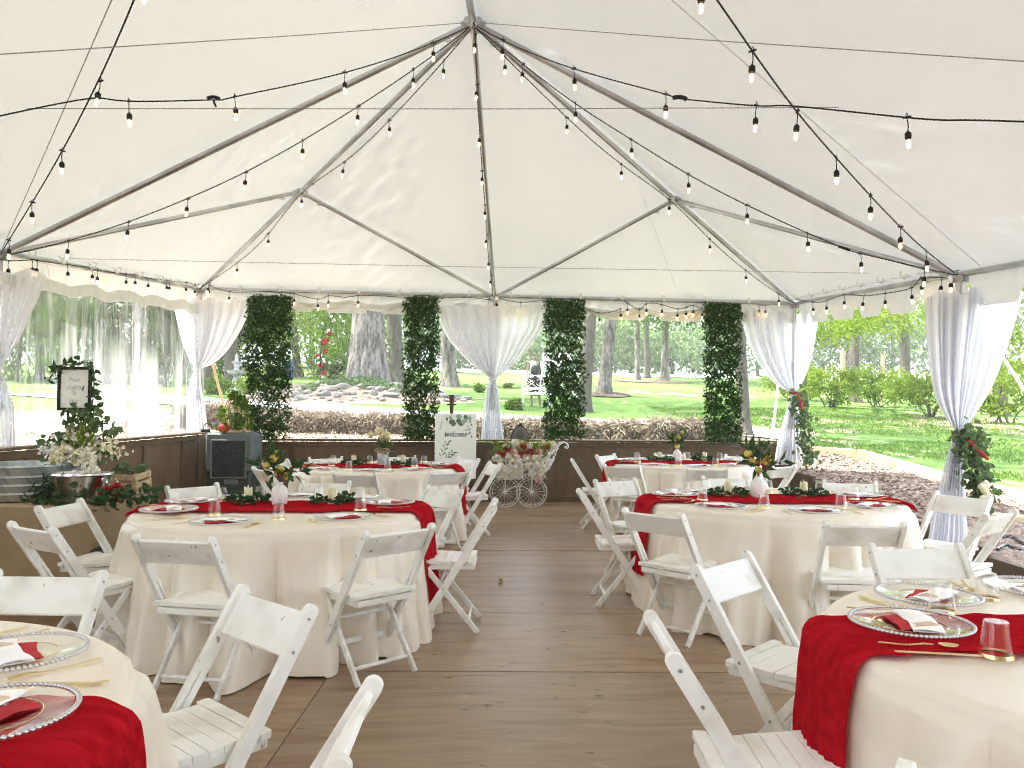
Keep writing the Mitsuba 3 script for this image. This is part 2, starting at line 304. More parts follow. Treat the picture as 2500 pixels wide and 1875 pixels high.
# mulch and gravel pieces
def chips(n, x0, x1, y0, y1, L, rng, edge):
    y = y0 + (y1 - y0) * rng.random(n); x = x0 + (x1 - x0) * rng.random(n); k = x < edge(y); x, y = x[k], y[k]; n = len(x)
    a = rng.random(n) * PI; l = L * (.4 + rng.random(n)); w = l * (.16 + .25 * rng.random(n)); t = rng.normal(size=n) * .25
    d = np.stack([np.cos(a), np.sin(a), t], 1); s = np.stack([-np.sin(a), np.cos(a), rng.normal(size=n) * .25], 1)
    P = np.stack([x, y, gz(x, y) + .04 + .02 * rng.random(n)], 1); up = np.array([0, 0, .3])
    V = np.stack([P - d * l[:, None], P + s * w[:, None], P + d * l[:, None], P - s * w[:, None], P + up * w[:, None]], 1)
    F = np.array([[0, 3, 4], [3, 2, 4], [2, 1, 4], [1, 0, 4]])
    return tm(V.reshape(-1, 3), (F[None] + (np.arange(n) * 5)[:, None, None]).reshape(-1, 3))
mulch_edge = lambda y: np.interp(y, [2, 6, 10.5, 14.4], [7.1, 6.6, 6.15, 5.8])
put('', 'wood_chips', chips(16000, DX1 + .1, 6.9, 8.6, 14.1, .05, rng, mulch_edge), 'mat_chip', smooth=False); tag('wood_chips', 'shredded bark chips covering the mulch bed', kind='stuff')
put('', 'gravel', chips(15000, DX1 + .1, 6.8, 4.0, 8.7, .022, rng, mulch_edge), 'mat_pebble', smooth=False); tag('gravel', 'reddish pea gravel beside the deck', kind='stuff')
# grass tufts on the nearer lawn at the right
n = 42000; gxs, gys = 4.6 + 10.5 * rng.random(n), 11.5 + 16 * rng.random(n) ** 1.2; k = (gxs > mulch_edge(gys) + .3) | (gys > 14.8)
k &= meshkit.fbm(np.stack([gxs * .45, gys * .45, 0 * gxs], -1), 3) >.38; gxs, gys = gxs[k], gys[k]
put('', 'grass', leaves(np.stack([gxs, gys, gz(gxs, gys)], 1), .055, rng, .25, dirs=np.tile([0, 0, .7], (len(gxs), 1)), jit=.6), 'mat_grassblade', smooth=False); tag('grass', 'short grass tufts on the lawn beside the mulch bed', kind='stuff')
# fallen leaves / straw litter behind the wall
n = 9000; lx, ly = -9 + 13 * rng.random(n), 12.4 + 6.5 * rng.random(n)
put('', 'leaf_litter', leaves(np.stack([lx, ly, gz(lx, ly) + .02], 1), .10, rng, .25, dirs=np.tile([0, 0, .05], (n, 1)) + rng.normal(size=(n, 3)) * [1, 1, .1]), 'mat_straw', smooth=False); tag('leaf_litter', 'dry straw and leaf litter on the ground behind the low wall', kind='stuff')

# unseen plank building added behind the camera to cut frontal fill light
k = thing('house', 'unseen brown plank sided building added behind the camera to cut frontal light', 'house')
for i, z in enumerate(np.arange(.0, 3.4, .2)): put(k, 'wall_plank', cbox(13.0, .05, .196, .003, (-.3, -5.6 + .004 * (i % 2), z + .1)), 'mat_walltrim')
put(k, 'wall', cbox(12.9, .2, 3.4, .01, (-.3, -5.75, 1.7)), 'mat_wall')
for x in (-3.2, 2.6): put(k, 'window_frame', cbox(1.3, .06, 1.2, .01, (x, -5.55, 1.6)), 'mat_white'); put(k, 'pane', cbox(1.14, .02, 1.04, .004, (x, -5.51, 1.6)), 'mat_carglass')
# deck of plywood sheets, grain across
tag('floor', 'brown painted plywood deck', kind='structure')
sheets = [mikit.ply(cbox(2.434, 1.213, .018, .002), 'mat_floor', smooth=False)]
for j in range(-4, 11):
    y0 = 4.33 + 1.22 * (j - 4)
    for i in range(-4, 4):
        xa = -.98 + 2.44 * i; xb = xa + 2.44
        x0, x1, y1 = max(xa, DX0), min(xb, DX1), min(y0 + 1.22, DY1)
        if x1 - x0 < .1 or y1 - y0 < .05: continue
        put('floor', 'plywood_sheet', cbox(x1 - x0 - .005, y1 - y0 - .006, .018, .0015, ((x0 + x1) / 2, (y0 + y1) / 2, -.009 + .0012 * rng.normal())), 'mat_floor', smooth=False)
put('floor', 'joist_frame', cbox(DX1 - DX0, DY1 + 5.6, .1, .002, ((DX0 + DX1) / 2, (DY1 - 5.6) / 2, -.075)), 'mat_gap', smooth=False)

def panel_wall(label, a, b, h, edges, end=False):
    """a low plywood wall from a to b (plan), face to the left of a->b seen from the deck"""
    k = thing('low_wall', label, 'wall'); a, b = np.array([*a, 0.]), np.array([*b, 0.]); L = np.linalg.norm(b - a); d = (b - a) / L
    ang = math.atan2(d[1], d[0]); to = M4(a[0], a[1], 0, ang)
    P = lambda part, *s, **kw: put(k, part, cbox(*s, **kw), kw.pop('m', 'mat_walltrim') if False else 'mat_walltrim', to=to)
    for e0, e1 in zip(edges[:-1], edges[1:]):
        put(k, 'panel', cbox(e1 - e0 - .004, .02, h - .04, .002, ((e0 + e1) / 2, .03, h / 2 - .02)), 'mat_wall', to=to)
    for e in edges[1:-1]: put(k, 'batten', cbox(.055, .018, h - .16, .003, (e, .010, h / 2 + .0)), 'mat_walltrim', to=to)
    put(k, 'top_rail', cbox(L, .022, .075, .003, (L / 2, .008, h - .062)), 'mat_walltrim', to=to)
    put(k, 'baseboard', cbox(L, .02, .07, .003, (L / 2, .009, .036)), 'mat_walltrim', to=to)
    put(k, 'cap', cbox(L + .06, .15, .03, .004, (L / 2, .035, h)), 'mat_walltrim', to=to)
    if end: put(k, 'end_post', cbox(.13, .14, h - .02, .004, (L + .068, .04, h / 2 - .01)), 'mat_walltrim', to=to)
    return k
BW, BH = 12.08, .935
xs = [at(px, 1150, BW)[0] - DX0 for px in (710, 908, 1180, 1507, 1717)]
panel_wall('long low brown plywood wall with battens across the back of the deck', (DX0, BW), (at(1925, 1100, BW)[0], BW), BH, [0, 1.1] + [float(v) for v in xs] + [at(1925, 1100, BW)[0] - DX0], True)
wl = [at(0, 1119, 6.95), at(250, 1096, 9.2), at(494, 1053, DY1)]
WLH = 1.04
panel_wall('low brown plywood wall running along the left side under the clear plastic', (-4.66, 2.0), (-4.66, 12.06), WLH, [0, .8, 2.0, 3.2, 4.4, 5.6, 6.8, 8.0, 9.15, 10.06])

# boards that edge the deck at the right, where the ground stands higher
k = thing('deck_edge_board', 'brown board edging the right side of the deck against the mulch', 'board')
for y0 in np.arange(-4, 12, 1.0):
    y1 = min(y0 + 1.0, 12.2); h = max(.004, float(gz(DX1, y1)) + .035); put(k, 'board', cbox(.04, y1 - y0 - .004, h + .3, .003, (DX1 + .005, (y0 + y1) / 2, h / 2 - .15)), 'mat_walltrim')
def timber(label, a, b, w=.14, h=.16):
    a, b = np.asarray(a, float), np.asarray(b, float); a, b = [np.array([q[0], q[1], float(gz(q[0], q[1])) + h / 2 - .01]) for q in (a, b)]
    k = thing('landscape_timber', label, 'timber'); put(k, 'beam', board(a, b, w, h, .012), 'mat_timber'); return k
timber('pale landscape timber along the back of the mulch bed beside the garlanded curtain', (4.3, 14.75), (6.15, 14.05))
timber('long pale landscape timber dividing the mulch bed from the lawn', (6.2, 14.0), (6.25, 11.05))
timber('pale landscape timber edging the gravel beyond the right side curtain', (6.3, 11.0), (6.75, 7.2))
timber('sunlit raw timber lying on the gravel behind the right side curtain', (5.05, 8.75), (6.6, 8.2), .2, .11)
tag(num('wood_block'), 'short wooden block on the gravel behind the rightmost chairs', 'block'); scene['wood_block'] = mikit.ply(cbox(.12, .1, .11, .008, (*atz(2377, 1352, .05)[:2], float(gz(4.4, 7.3)) + .09)), 'mat_timber', smooth=30)
for i, (a, c) in enumerate((([(2440, 1328), (2470, 1322), (2490, 1335), (2510, 1342)], 'black'), ([(2435, 1355), (2460, 1345), (2480, 1352), (2505, 1346)], 'dark blue'))):
    P = np.array([ongr(*q) + [0, 0, .045] for q in a]); k = tag(num('hose'), f'{c} plastic tube lying on the gravel behind the rightmost chairs', 'tube')
    scene[k] = mikit.ply(tube(curve(P, 20), .016, 8), 'mat_black' if i == 0 else 'mat_carglass', smooth=40)
# ================================================================ TENT
TA, TCX, TCY, TYAW, TTX, TTY, TE, TR, TK = 4.572, -.386, 7.435, -.0246, -.0239, .0735, 2.81, 2.34, .514
def tp(x, y, z=0.):
    """tent coordinates (x across, y along, z above the eave plane) to the world; the tent stands square to the sloping site"""
    c, s = math.cos(TYAW), math.sin(TYAW); x, y, z = np.broadcast_arrays(np.asarray(x, float), np.asarray(y, float), np.asarray(z, float))
    return np.stack([TCX + c * x - s * y, TCY + s * x + c * y, TE + z + TTX * x + TTY * y], -1)
YN = -9.0                                           # the ridge runs on towards and over the camera
P_ = tp(0, 0, TR); J1, J2 = tp(-TA * TK, TA * TK, TR * (1 - TK)), tp(TA * TK, TA * TK, TR * (1 - TK))
BL, BC, BR, SL, SR = tp(-TA, TA), tp(0, TA), tp(TA, TA), tp(-TA, 0), tp(TA, 0)
tag('party_tent', 'white vinyl frame tent roof on aluminium poles over the whole deck', 'tent')
def roof_panel(fx, nu, nv, seed):
    u, v = np.meshgrid(np.linspace(0, 1, nu), np.linspace(0, 1, nv), indexing='ij')
    x, y, z = fx(u, v)
    rip = (meshkit.fbm(np.stack([x * 1.1, y * 1.1, 0 * x + seed], -1), 3) - .5) * .05
    e = np.clip(1 - z / .55, 0, 1) ** 2                       # short radial wrinkles near the eave
    t = np.where(seed == 1, x, y)
    rip += e * .022 * (meshkit.noise(np.stack([t * 9 + z * 5, z * 3, 0 * x + seed], -1)) - .5)
    k = meshkit.fbm(np.stack([x * .55, y * .55, 0 * x + 5 + seed], -1), 2)
    rip += .075 * np.clip(k - .56, 0, 1) / .4 * (meshkit.noise(np.stack([(x + y) * 7, (x - y) * 2.4, 0 * x], -1)) - .5) * 2
    rim = np.clip(np.minimum(np.minimum(u, 1 - u), np.minimum(v, 1 - v)) * 12, 0, 1)
    return grid(tp(x, y, z + .065 + rip * rim))
AO = TA + .06
tri = lambda u, v: ((2 * u - 1) * AO * v + 1e-4 * u, AO * v, TR * (1 - v * AO / TA))
put('party_tent', 'roof_panel', roof_panel(tri, 160, 110, 1), 'mat_vinyl', smooth=True)
for s, sd in ((-1, 2), (1, 3)):
    f1 = lambda u, v, s=s: (s * AO * v, YN + (0 - YN) * u + AO * v * u, TR * (1 - v * AO / TA))
    put('party_tent', 'roof_panel', roof_panel(f1, 260, 110, sd), 'mat_vinyl', smooth=True)
put('party_tent', 'roof_panel', roof_panel(lambda u, v: ((2 * u - 1) * AO * v, YN - AO * v, TR * (1 - v * AO / TA)), 40, 30, 4), 'mat_vinyl', smooth=True)
# pale weld seams on the vinyl
def seam(a, b, w=.012):
    a, b = np.asarray(a), np.asarray(b); put('party_tent', 'roof_seam', tube([a, (a + b) / 2, b], w / 2, 6), 'mat_vinyl')
seam(tp(TA * .04, -2.9, TR * .96 + .045), tp(TA, -.35, .045))
seam(tp(TA * .42, TA * .5, TR * .5 + .04), tp(TA * .62, TA, .04), .008)
def pipe(part, a, b, r=.028):
    a, b = np.asarray(a), np.asarray(b); put('party_tent', part, tube(np.linspace(a, b, 3), r, 16), 'mat_steelpipe')
dn = np.array([0, 0, -.02])
pipe('hip_rafter', P_ + dn, J1 + dn); pipe('hip_rafter', P_ + dn, J2 + dn); pipe('hip_rafter', J1 + dn, BL + dn); pipe('hip_rafter', J2 + dn, BR + dn)
pipe('centre_rafter', P_ + dn, BC + dn); pipe('side_rafter', P_ + dn, SL + dn, .030); pipe('side_rafter', P_ + dn, SR + dn, .030)
pipe('brace', J1 + dn, SL + dn, .026); pipe('brace', J1 + dn, BC + dn, .026); pipe('brace', J2 + dn, BC + dn, .026); pipe('brace', J2 + dn, SR + dn, .026)
pipe('ridge_pole', P_ + dn, tp(0, YN, TR) + dn, .036)
pipe('eave_rail', BL, BC); pipe('eave_rail', BC, BR); pipe('eave_rail', BL, SL); pipe('eave_rail', BR, SR)
E2 = tp(-TA, -TA), tp(TA, -TA); pipe('eave_rail', SL, E2[0]); pipe('eave_rail', SR, E2[1])
pipe('eave_rail', E2[0], tp(-TA, YN - TA)); pipe('eave_rail', E2[1], tp(TA, YN - TA)); pipe('eave_rail', tp(-TA, YN - TA), tp(TA, YN - TA))
for q in (tp(-TA, YN), tp(TA, YN), tp(-TA, -TA), tp(TA, -TA)): pipe('side_rafter', tp(0, max(YN, -TA) if abs(q[1] - tp(TA, -TA)[1]) < 1 else YN, TR) + dn, q + dn)
for q in (BL, BC, BR, SL, SR, *E2, tp(-TA, YN - TA), tp(TA, YN - TA)):
    g = float(gz(q[0], q[1])) if not (DX0 < q[0] < DX1 and q[1] < DY1) else 0.
    yo = .24 if q[1] > 11 else 0.; pipe('leg', q, np.array([q[0], q[1] + yo, max(g, 0 if q[0] < DX1 - .3 else g)]), .03)
for q, w in ((P_, .13), (J1, .09), (J2, .09), (BC, .08), (BL, .08), (BR, .08), (SL, .09), (SR, .09)):
    hub = cat(cbox(w, w, .075, .012), *[tube([[0, 0, 0], [math.cos(a) * w * .9, math.sin(a) * w * .9, -.02]], .036, 10) for a in np.arange(6) * PI / 3])
    hub.apply_translation(q + dn); put('party_tent', 'hub_fitting', hub, 'mat_steelpipe')
# eye rings near the hubs
for q, ends in ((P_, (SL, SR, J1, J2)), (J1, (SL, BC, P_)), (J2, (SR, BC, P_))):
    for e in ends:
        d = (e - q) / np.linalg.norm(e - q); ring = trimesh.creation.torus(.035, .004, 16, 6); ring.apply_translation(q + d * .28 - [0, 0, .055]); put('party_tent', 'tie_ring', ring, 'mat_cable')
# thin tension cables
def cable(a, b, r=.0035): put('party_tent', 'tension_cable', tube([a, (np.asarray(a) + b) / 2 - [0, 0, .01], b], r, 5), 'mat_cable')
sr = lambda y, f: tp(TA * f, y, TR * (1 - abs(f)) + .03)
cable(P_ - [0, 0, .01], at(-90, 138, 3.9)); cable(P_ - [0, 0, .01], at(2620, 158, 3.9))
cable(at(-60, 265, 5.6), at(2560, 260, 5.6)); cable(SL - [0, 0, .02], at(290, -40, 4.35))
cable(at(150, 631, 8.1), at(2120, 667, 8.1), .0028)
# scalloped valance
def valance(a, b, n, drop=.30, out=.09, seed=0, notch=.15):
    a, b = np.asarray(a), np.asarray(b); L = np.linalg.norm(b - a); d = (b - a) / L; o = np.cross(d, [0, 0, 1]); u = np.linspace(0, L, n); v = np.linspace(0, 1, 14)
    per = .86; ph = (u / per + .5 * seed) % 1; dist = np.minimum(ph, 1 - ph) * per
    bot = drop - notch * np.clip(1 - dist / .115, 0, 1) ** .5 * (dist < .115)
    X = a + d * u[:, None, None] + np.array([0, 0, .05]) - np.array([0, 0, 1.]) * (v[None, :, None] * (bot + .05)[:, None, None])
    w = (meshkit.fbm(np.stack([u[:, None] * 2.2 + 0 * v, v[None] * 1.2 + 0 * u[:, None], 0 * u[:, None] + seed + 0 * v], -1), 3) - .5) * .12
    return grid(X + o * (out * (.4 + .6 * v)[None, :, None] + (w * v[None])[..., None]))
for a, b, s in ((SL, BL, 3), (BL, BR, 1), (BR, SR, 2), (tp(-TA, YN), SL, 4), (SR, tp(TA, YN), 5)):
    L = np.linalg.norm(b - a); put('party_tent', 'valance', valance(b, a, int(L * 26), .30, seed=s, notch=.0 if s == 3 else .15), 'mat_valance', smooth=True)
# rolled clear wall bunched under the back and right eaves
def roll(a, b, n, amp, seed, r=.05):
    a, b = np.asarray(a), np.asarray(b); u = np.linspace(0, 1, n); P = a + (b - a) * u[:, None]; L = np.linalg.norm(b - a)
    P[:, 2] -= .12 + amp * np.abs(np.sin(PI * u * round(L / .9))); rr = r * (1 + .5 * (meshkit.noise(np.stack([u * L * 4, 0 * u, 0 * u + seed], -1)) - .5))
    m = tube(P, rr, 14); v = np.asarray(m.vertices); v += ((meshkit.fbm(v * [9, 9, 30], 3, seed) - .5) * .05)[:, None] * np.array([0, 1, .6]); return tm(v, m.faces)
put('party_tent', 'rolled_sidewall', roll(BL + [.5, .10, 0], BR + [-.5, .10, 0], 260, .09, 3), 'mat_valance', smooth=True)
# ratchet clips along the eaves
def clip(q, inward):
    d = np.asarray(inward, float)
    return cat(board(q + [0, 0, .10] - d * .02, q + d * .05 - [0, 0, .01], .03, .010, .003), tube(curve([q + d * .05 + [0, 0, .07], q + d * .09 + [0, 0, .04], q + d * .05 - [0, 0, .0], q + d * .03 + [0, 0, .05]], 14), .007, 6))
for px in (519, 592, 690, 787, 884, 983, 1083, 1153, 1254, 1327, 1424, 1524, 1624, 1728, 1828):
    t = (px - 487) / (1942 - 487); q = BL + (BR - BL) * t; put('party_tent', 'strap_clip', clip(q + [0, -.03, -.01], (0, -1, 0)), 'mat_strap')
for t in (.08, .2, .32, .44, .56, .68, .8, .92):
    q = SL + (BL - SL) * t; put('party_tent', 'strap_clip', clip(q + [.03, 0, 0], (1, 0, 0)), 'mat_strap')
    q = SR + (BR - SR) * t; put('party_tent', 'strap_clip', cat(clip(q + [-.03, 0, .05], (-1, 0, 0)), board(q + [-.02, 0, .07], q + [-.24, -.06, .035], .02, .012, .003)), 'mat_strap')

# ---------------------------------------------------------------- clear plastic wall at the left
k = thing('plastic_sidewall', 'clear plastic tent wall with crinkles hanging along the left side above the brown wall', 'tent wall')
y = np.linspace(5.2, 12.0, 300); z = np.linspace(0, 1, 40); Yg, Zg = np.meshgrid(y, z, indexing='ij')
top = 2.74 + .0735 * (Yg - 7.435) + .10 + .05 * np.abs(np.sin((Yg - 5.2) * PI / .82)) - .05; zz = top - .13 - (top - .13 - (WLH + .02)) * Zg
wv = .035 * np.sin(Yg * 5.2 + 1.3 * Zg) + (meshkit.fbm(np.stack([Yg * 3.2, Zg * .8, 0 * Yg], -1), 3) - .5) * .16 * (.35 + Zg * .65) + (meshkit.noise(np.stack([Yg * 17, Zg * 2.5, 0 * Yg], -1)) - .5) * .018
sh = np.stack([-4.80 + .02 * Zg + wv, Yg, zz], -1)
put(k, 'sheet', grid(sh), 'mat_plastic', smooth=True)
put(k, 'hem_band', grid(sh[:, :4] + [.012, 0, 0]), 'mat_valance', smooth=True)
for i in range(20, 300, 36):
    q = sh[i, 0]; put(k, 'hook', tube(curve([q - [0, 0, .05], q + [.02, 0, .0], q + [.012, 0, .08], q + [0, 0, .15]], 12), .005, 6), 'mat_white')

# ---------------------------------------------------------------- sheer curtains on the legs
def polyres(P, v):
    P = np.asarray(P, float); s = np.r_[0, np.cumsum(np.linalg.norm(np.diff(P, axis=0), axis=1))]; s /= s[-1]
    from scipy.interpolate import PchipInterpolator
    return PchipInterpolator(s, P)(v)
def drape_sheet(Lp, Rp, Y, folds, amp, seed, sag=0., n=150, m=90, off=0., tilt=0.):
    v = np.linspace(0, 1, m); u = np.linspace(0, 1, n); A, B = polyres(Lp, v), polyres(Rp, v)
    ph = u * folds * 2 * PI + 3 * (meshkit.noise(np.stack([u * folds * .5, 0 * u, 0 * u + seed], -1)) - .5) * 2
    w = np.linalg.norm(B - A, axis=1); w = w / w.max()
    uu = u[None] + (.004 * np.sin(ph * 2 + 1))[None] * w[:, None]
    px = A[:, None] * (1 - uu[..., None]) + B[:, None] * uu[..., None]
    hooks = 1 - np.abs(((u * max(3, folds // 3)) % 1) * 2 - 1); px[..., 1] += sag * (1 - hooks)[None] * np.clip(1 - v * 4, 0, 1)[:, None]
    wob = (meshkit.fbm(np.stack([u[None] * folds * .7 + 0 * v[:, None], v[:, None] * 2.2 + 0 * u[None], 0 * u[None] + 0 * v[:, None] + seed], -1), 2) - .5)
    dep = amp * (.45 + .55 * w)[:, None] * (np.sin(ph)[None] + 1.2 * wob) + off + tilt * (u[None] - .5) * w[:, None]
    d = _f + (px[..., :1] - 1250) / FOC * _r - (px[..., 1:] - 937.5) / FOC * _u
    return grid(EYE + d * ((Y + dep) / d[..., 1])[..., None])
def curtain(label, Y, top, tail, tie, folds=9, amp=.06, band='mat_sheer', sag=8, tilt=0.):
    k = thing('sheer_curtain', label, 'curtain', 'sheer curtains tied round the tent legs')
    put(k, 'drape', drape_sheet(*top, Y, folds, amp, len(k), sag, tilt=tilt), 'mat_sheer', smooth=True)
    ml = [a if i < len(top[0]) - 1 else a for i, a in enumerate(top[0])]
    mid = lambda P, Q, f: [tuple(np.asarray(polyres(P, t)) * (1 - f) + np.asarray(polyres(Q, t)) * f) for t in np.linspace(0, 1, 7)]
    put(k, 'inner_drape', drape_sheet(mid(top[0], top[1], .06), mid(top[0], top[1], .56), Y, folds // 2, amp, 3 + len(k), sag, off=-.05, tilt=tilt * .5), 'mat_sheer', smooth=True)
    put(k, 'tail', drape_sheet(*tail, Y, folds, amp * .7, 9 + len(k)), 'mat_sheer', smooth=True)
    f2 = mid(tail[0], tail[1], .28), mid(tail[0], tail[1], .74)
    put(k, 'tie_end', drape_sheet(f2[0][:4], f2[1][:4], Y, 5, amp * .6, 5, off=-.07, n=40, m=30), 'mat_sheer', smooth=True)
    q = at(*tie, Y); r = .5 * np.linalg.norm(at(tail[0][0][0], tail[0][0][1], Y) - at(tail[1][0][0], tail[1][0][1], Y)) + .012
    b = trimesh.creation.torus(r, .016, 28, 8); v = np.asarray(b.vertices) * [1, .9, 1.4]; put(k, 'tie_band', tm(v + q, b.faces), band, smooth=True)
    return k
YB = float(BC[1]) - .05
curtain('white sheer curtain at the left edge beside the clear plastic wall', 7.45, ([(-150, 652), (-130, 720), (-95, 800), (-40, 870), (-22, 896)], [(112, 655), (98, 715), (76, 765), (50, 822), (24, 865), (0, 896)]),
        ([(-22, 900), (-40, 960), (-55, 1030), (-60, 1117)], [(0, 900), (18, 940), (34, 1000), (37, 1117)]), (-11, 898), sag=16)
curtain('white sheer curtain on the back left corner leg beside the air cooler', 12.0, ([(418, 719), (429, 772), (443, 830), (462, 878), (475, 897)], [(614, 728), (606, 765), (591, 800), (571, 834), (541, 872), (510, 893), (487, 899)]),
        ([(475, 902), (465, 930), (458, 970), (455, 1025), (455, 1058)], [(486, 902), (493, 950), (500, 988), (506, 1038), (508, 1058)]), (481, 900), sag=14)
curtain('white sheer curtain gathered on the middle leg behind the welcome sign', YB - .06, ([(1066, 742), (1074, 784), (1090, 822), (1117, 856), (1162, 899), (1196, 923)], [(1339, 743), (1329, 793), (1304, 832), (1274, 870), (1236, 905), (1211, 922)]),
        ([(1196, 928), (1185, 959), (1179, 1017), (1174, 1073)], [(1210, 928), (1217, 959), (1223, 1017), (1231, 1073)]), (1203, 925), 12, sag=8)
curtain('white sheer curtain on the back right corner leg with a leafy garland', 11.95, ([(1807, 748), (1816, 804), (1834, 855), (1861, 902), (1892, 937), (1930, 957)], [(1998, 764), (1992, 816), (1980, 878), (1962, 928), (1946, 955)]),
        ([(1930, 963), (1915, 1017), (1900, 1071), (1890, 1135)], [(1946, 963), (1951, 1017), (1955, 1078), (1960, 1135)]), (1938, 959), 8, .06, 'mat_rednapkin', 12)
curtain('white sheer curtain on the right side leg with a red ribbon tie', 7.2, ([(2256, 710), (2260, 816), (2270, 909), (2286, 978), (2313, 1025), (2335, 1055)], [(2497, 690), (2476, 793), (2452, 870), (2417, 955), (2382, 1010), (2351, 1055)]),
        ([(2331, 1063), (2315, 1103), (2295, 1180), (2279, 1245), (2264, 1328)], [(2351, 1063), (2352, 1101), (2353, 1200), (2362, 1303), (2360, 1328)]), (2342, 1059), 9, .07, 'mat_rednapkin', 22)

# ---------------------------------------------------------------- ivy screens
def ivy(px0, px1, y0, y1, Y, label, bare, seed):
    k = thing('ivy_screen', label, 'artificial ivy screen', 'ivy screens hanging along the back of the tent'); r = np.random.default_rng(seed)
    a, b = at(px0, y0, Y), at(px1, y1, Y); W, Hh = b[0] - a[0], a[2] - b[2]
    lat = []
    for s in (-1, 1):
        for c0 in np.arange(-Hh, W + Hh, .115):
            x0, z0, x1, z1 = c0, 0., c0 + s * Hh * .62, Hh
            t0, t1 = 0., 1.
            L_ = LineString([(x0, z0), (x1, z1)]).intersection(Polygon([(0, 0), (W, 0), (W, Hh), (0, Hh)]))
            if L_.is_empty or L_.length < .05: continue
            (xa, za), (xb, zb) = L_.coords; lat.append(tube([[a[0] + xa, Y + .004 * s, a[2] - za], [a[0] + xb, Y + .004 * s, a[2] - zb]], .008, 5))
    put(k, 'lattice', cat(*lat), 'mat_lattice')
    n = int(W * Hh * 7800); x, z = r.random(n), r.random(n)
    dens = np.ones(n)
    for (z0, z1, d) in bare: dens = np.where((z > z0) & (z < z1), d, dens)
    holes = meshkit.noise(np.stack([x * W * 16, z * Hh * 16, 0 * x + seed], -1)); kk = r.random(n) < dens * (1.25 - 1.0 * (holes > .62) * (z > .22)); x, z = x[kk], z[kk]; n = len(x)
    bx = .02 * np.sign(x - .5) * (np.abs(x - .5) > .44)
    P = np.stack([a[0] + x * W + bx + .015 * r.normal(size=n), Y - .02 - .035 * r.random(n), a[2] - z * Hh], 1)
    put(k, 'leaves', leaves(P, .050, r, .6, .25, dirs=np.stack([r.normal(size=n), -.5 - .6 * r.random(n), -.2 + .8 * r.normal(size=n)], 1)), 'mat_ivy', smooth=False, kind='stuff')
    for x in (.18, .82): q = np.array([a[0] + x * W, Y, a[2]]); put(k, 'hanger', tube([q, q + [0, .0, .10]], .006, 6), 'mat_strap')
ivy(611, 706, 722, 1073, 11.85, 'leafy green ivy screen nearest the air cooler, thin and bare in its lower third', [(.55, .66, .8), (.66, .80, .46), (.80, 1, .58)], 1)
ivy(993, 1066, 724, 1072, 11.85, 'leafy green ivy screen just left of the middle curtain', [(.52, .75, .78)], 2)
ivy(1334, 1422, 733, 1073, 11.85, 'leafy green ivy screen right of the middle curtain with bright gaps near its top', [(.22, .42, .5), (.6, 1, .85)], 3)
ivy(1722, 1804, 741, 1077, 11.85, 'leafy green ivy screen beside the back right curtain', [(.3, .85, .85)], 4)

# ---------------------------------------------------------------- string lights
LAMP_SOCKET = lathe([(0, .0), (.006, 0), (.010, -.006), (.0175, -.012), (.0185, -.034), (.016, -.042), (.0155, -.046), (0, -.046)], 14)
LAMP_BULB = lathe([(.0125, -.046), (.014, -.052), (.0205, -.066), (.0225, -.080), (.0195, -.096), (.011, -.107), (.001, -.110)], 16)
LAMP_FIL = cat(*[tube(curve([[.006 * math.cos(a), .006 * math.sin(a), -.052], [.010 * math.cos(a), .010 * math.sin(a), -.075], [.006 * math.cos(a), .006 * math.sin(a), -.096]], 8), .0022, 5) for a in np.arange(4) * PI / 2], tube([[0, 0, -.05], [0, 0, -.092]], .0016, 5))
LAMP_WIRE = cat(tube(curve([[0, 0, .075], [.002, 0, .05], [.004, 0, .03], [0, 0, 0]], 10), .0032, 6), cbox(.045, .011, .012, .003, (0, 0, .077)), tube(curve([[-.006, 0, .083], [0, 0, .1], [.006, 0, .083]], 8), .0025, 5))
D_SOCK, D_WIRE, D_BULB = mikit.ply(LAMP_SOCKET, 'mat_black', smooth=40), mikit.ply(LAMP_WIRE, 'mat_black', smooth=40), mikit.ply(LAMP_BULB, 'mat_glass', smooth=True)
D_FIL = {**mikit.ply(LAMP_FIL, 'mat_filament', smooth=40), 'emitter': {'type': 'area', 'sampling_weight': .01, 'radiance': C(*(np.array([2.6, 1.55, .50]) / 2 ** (exposure - 2.2)))}}
def strand(label, pts, lamps, sway=0.):
    """cord through points; lamps hang at the given joints, straight down"""
    k = thing('string_light', label, 'string lights', 'bulb strings under the tent roof')
    put(k, 'cord', tube(curve(pts, 14 * len(pts)) if len(pts) > 2 else np.linspace(pts[0], pts[1], 3), .0052, 7), 'mat_cord')
    for q in lamps:
        d = T4().translate([float(q[0]), float(q[1]), float(q[2]) - .077]).rotate([0, 0, 1], float(rng.random() * 360)).rotate([1, 0, 0], float(rng.normal() * 5))
        l = put(k, 'lamp', D_SOCK, None, to=d); put(l, 'wire', D_WIRE, None, to=d); put(l, 'bulb', D_BULB, None, to=d); put(l, 'filament', D_FIL, None, to=d)
    return k
def along(px, Y0, Y1, inv=True):
    """pixels whose depth runs from Y0 to Y1 along a straight line in space"""
    px = np.asarray(px, float); s = np.r_[0, np.cumsum(np.linalg.norm(np.diff(px, axis=0), axis=1))]; s /= s[-1]
    return [at(x, y, 1 / ((1 - t) / Y0 + t / Y1)) for (x, y), t in zip(px, s)]
A = along([(355, -70), (241, 195), (152, 368), (79, 494), (22, 586), (4, 622)], 4.1, 7.3)
strand('string of bulbs at the upper left dropping steeply to the left side leg', A, A[:5])
A = along([(1145, 66), (1058, 104), (842, 177), (575, 236), (521, 244), (316, 247), (216, 241), (0, 283), (-90, 300)], 7.3, 4.6)
s_ = strand('string of bulbs running level from the peak out past the upper left', A, [A[1], A[2], A[3], A[5]])
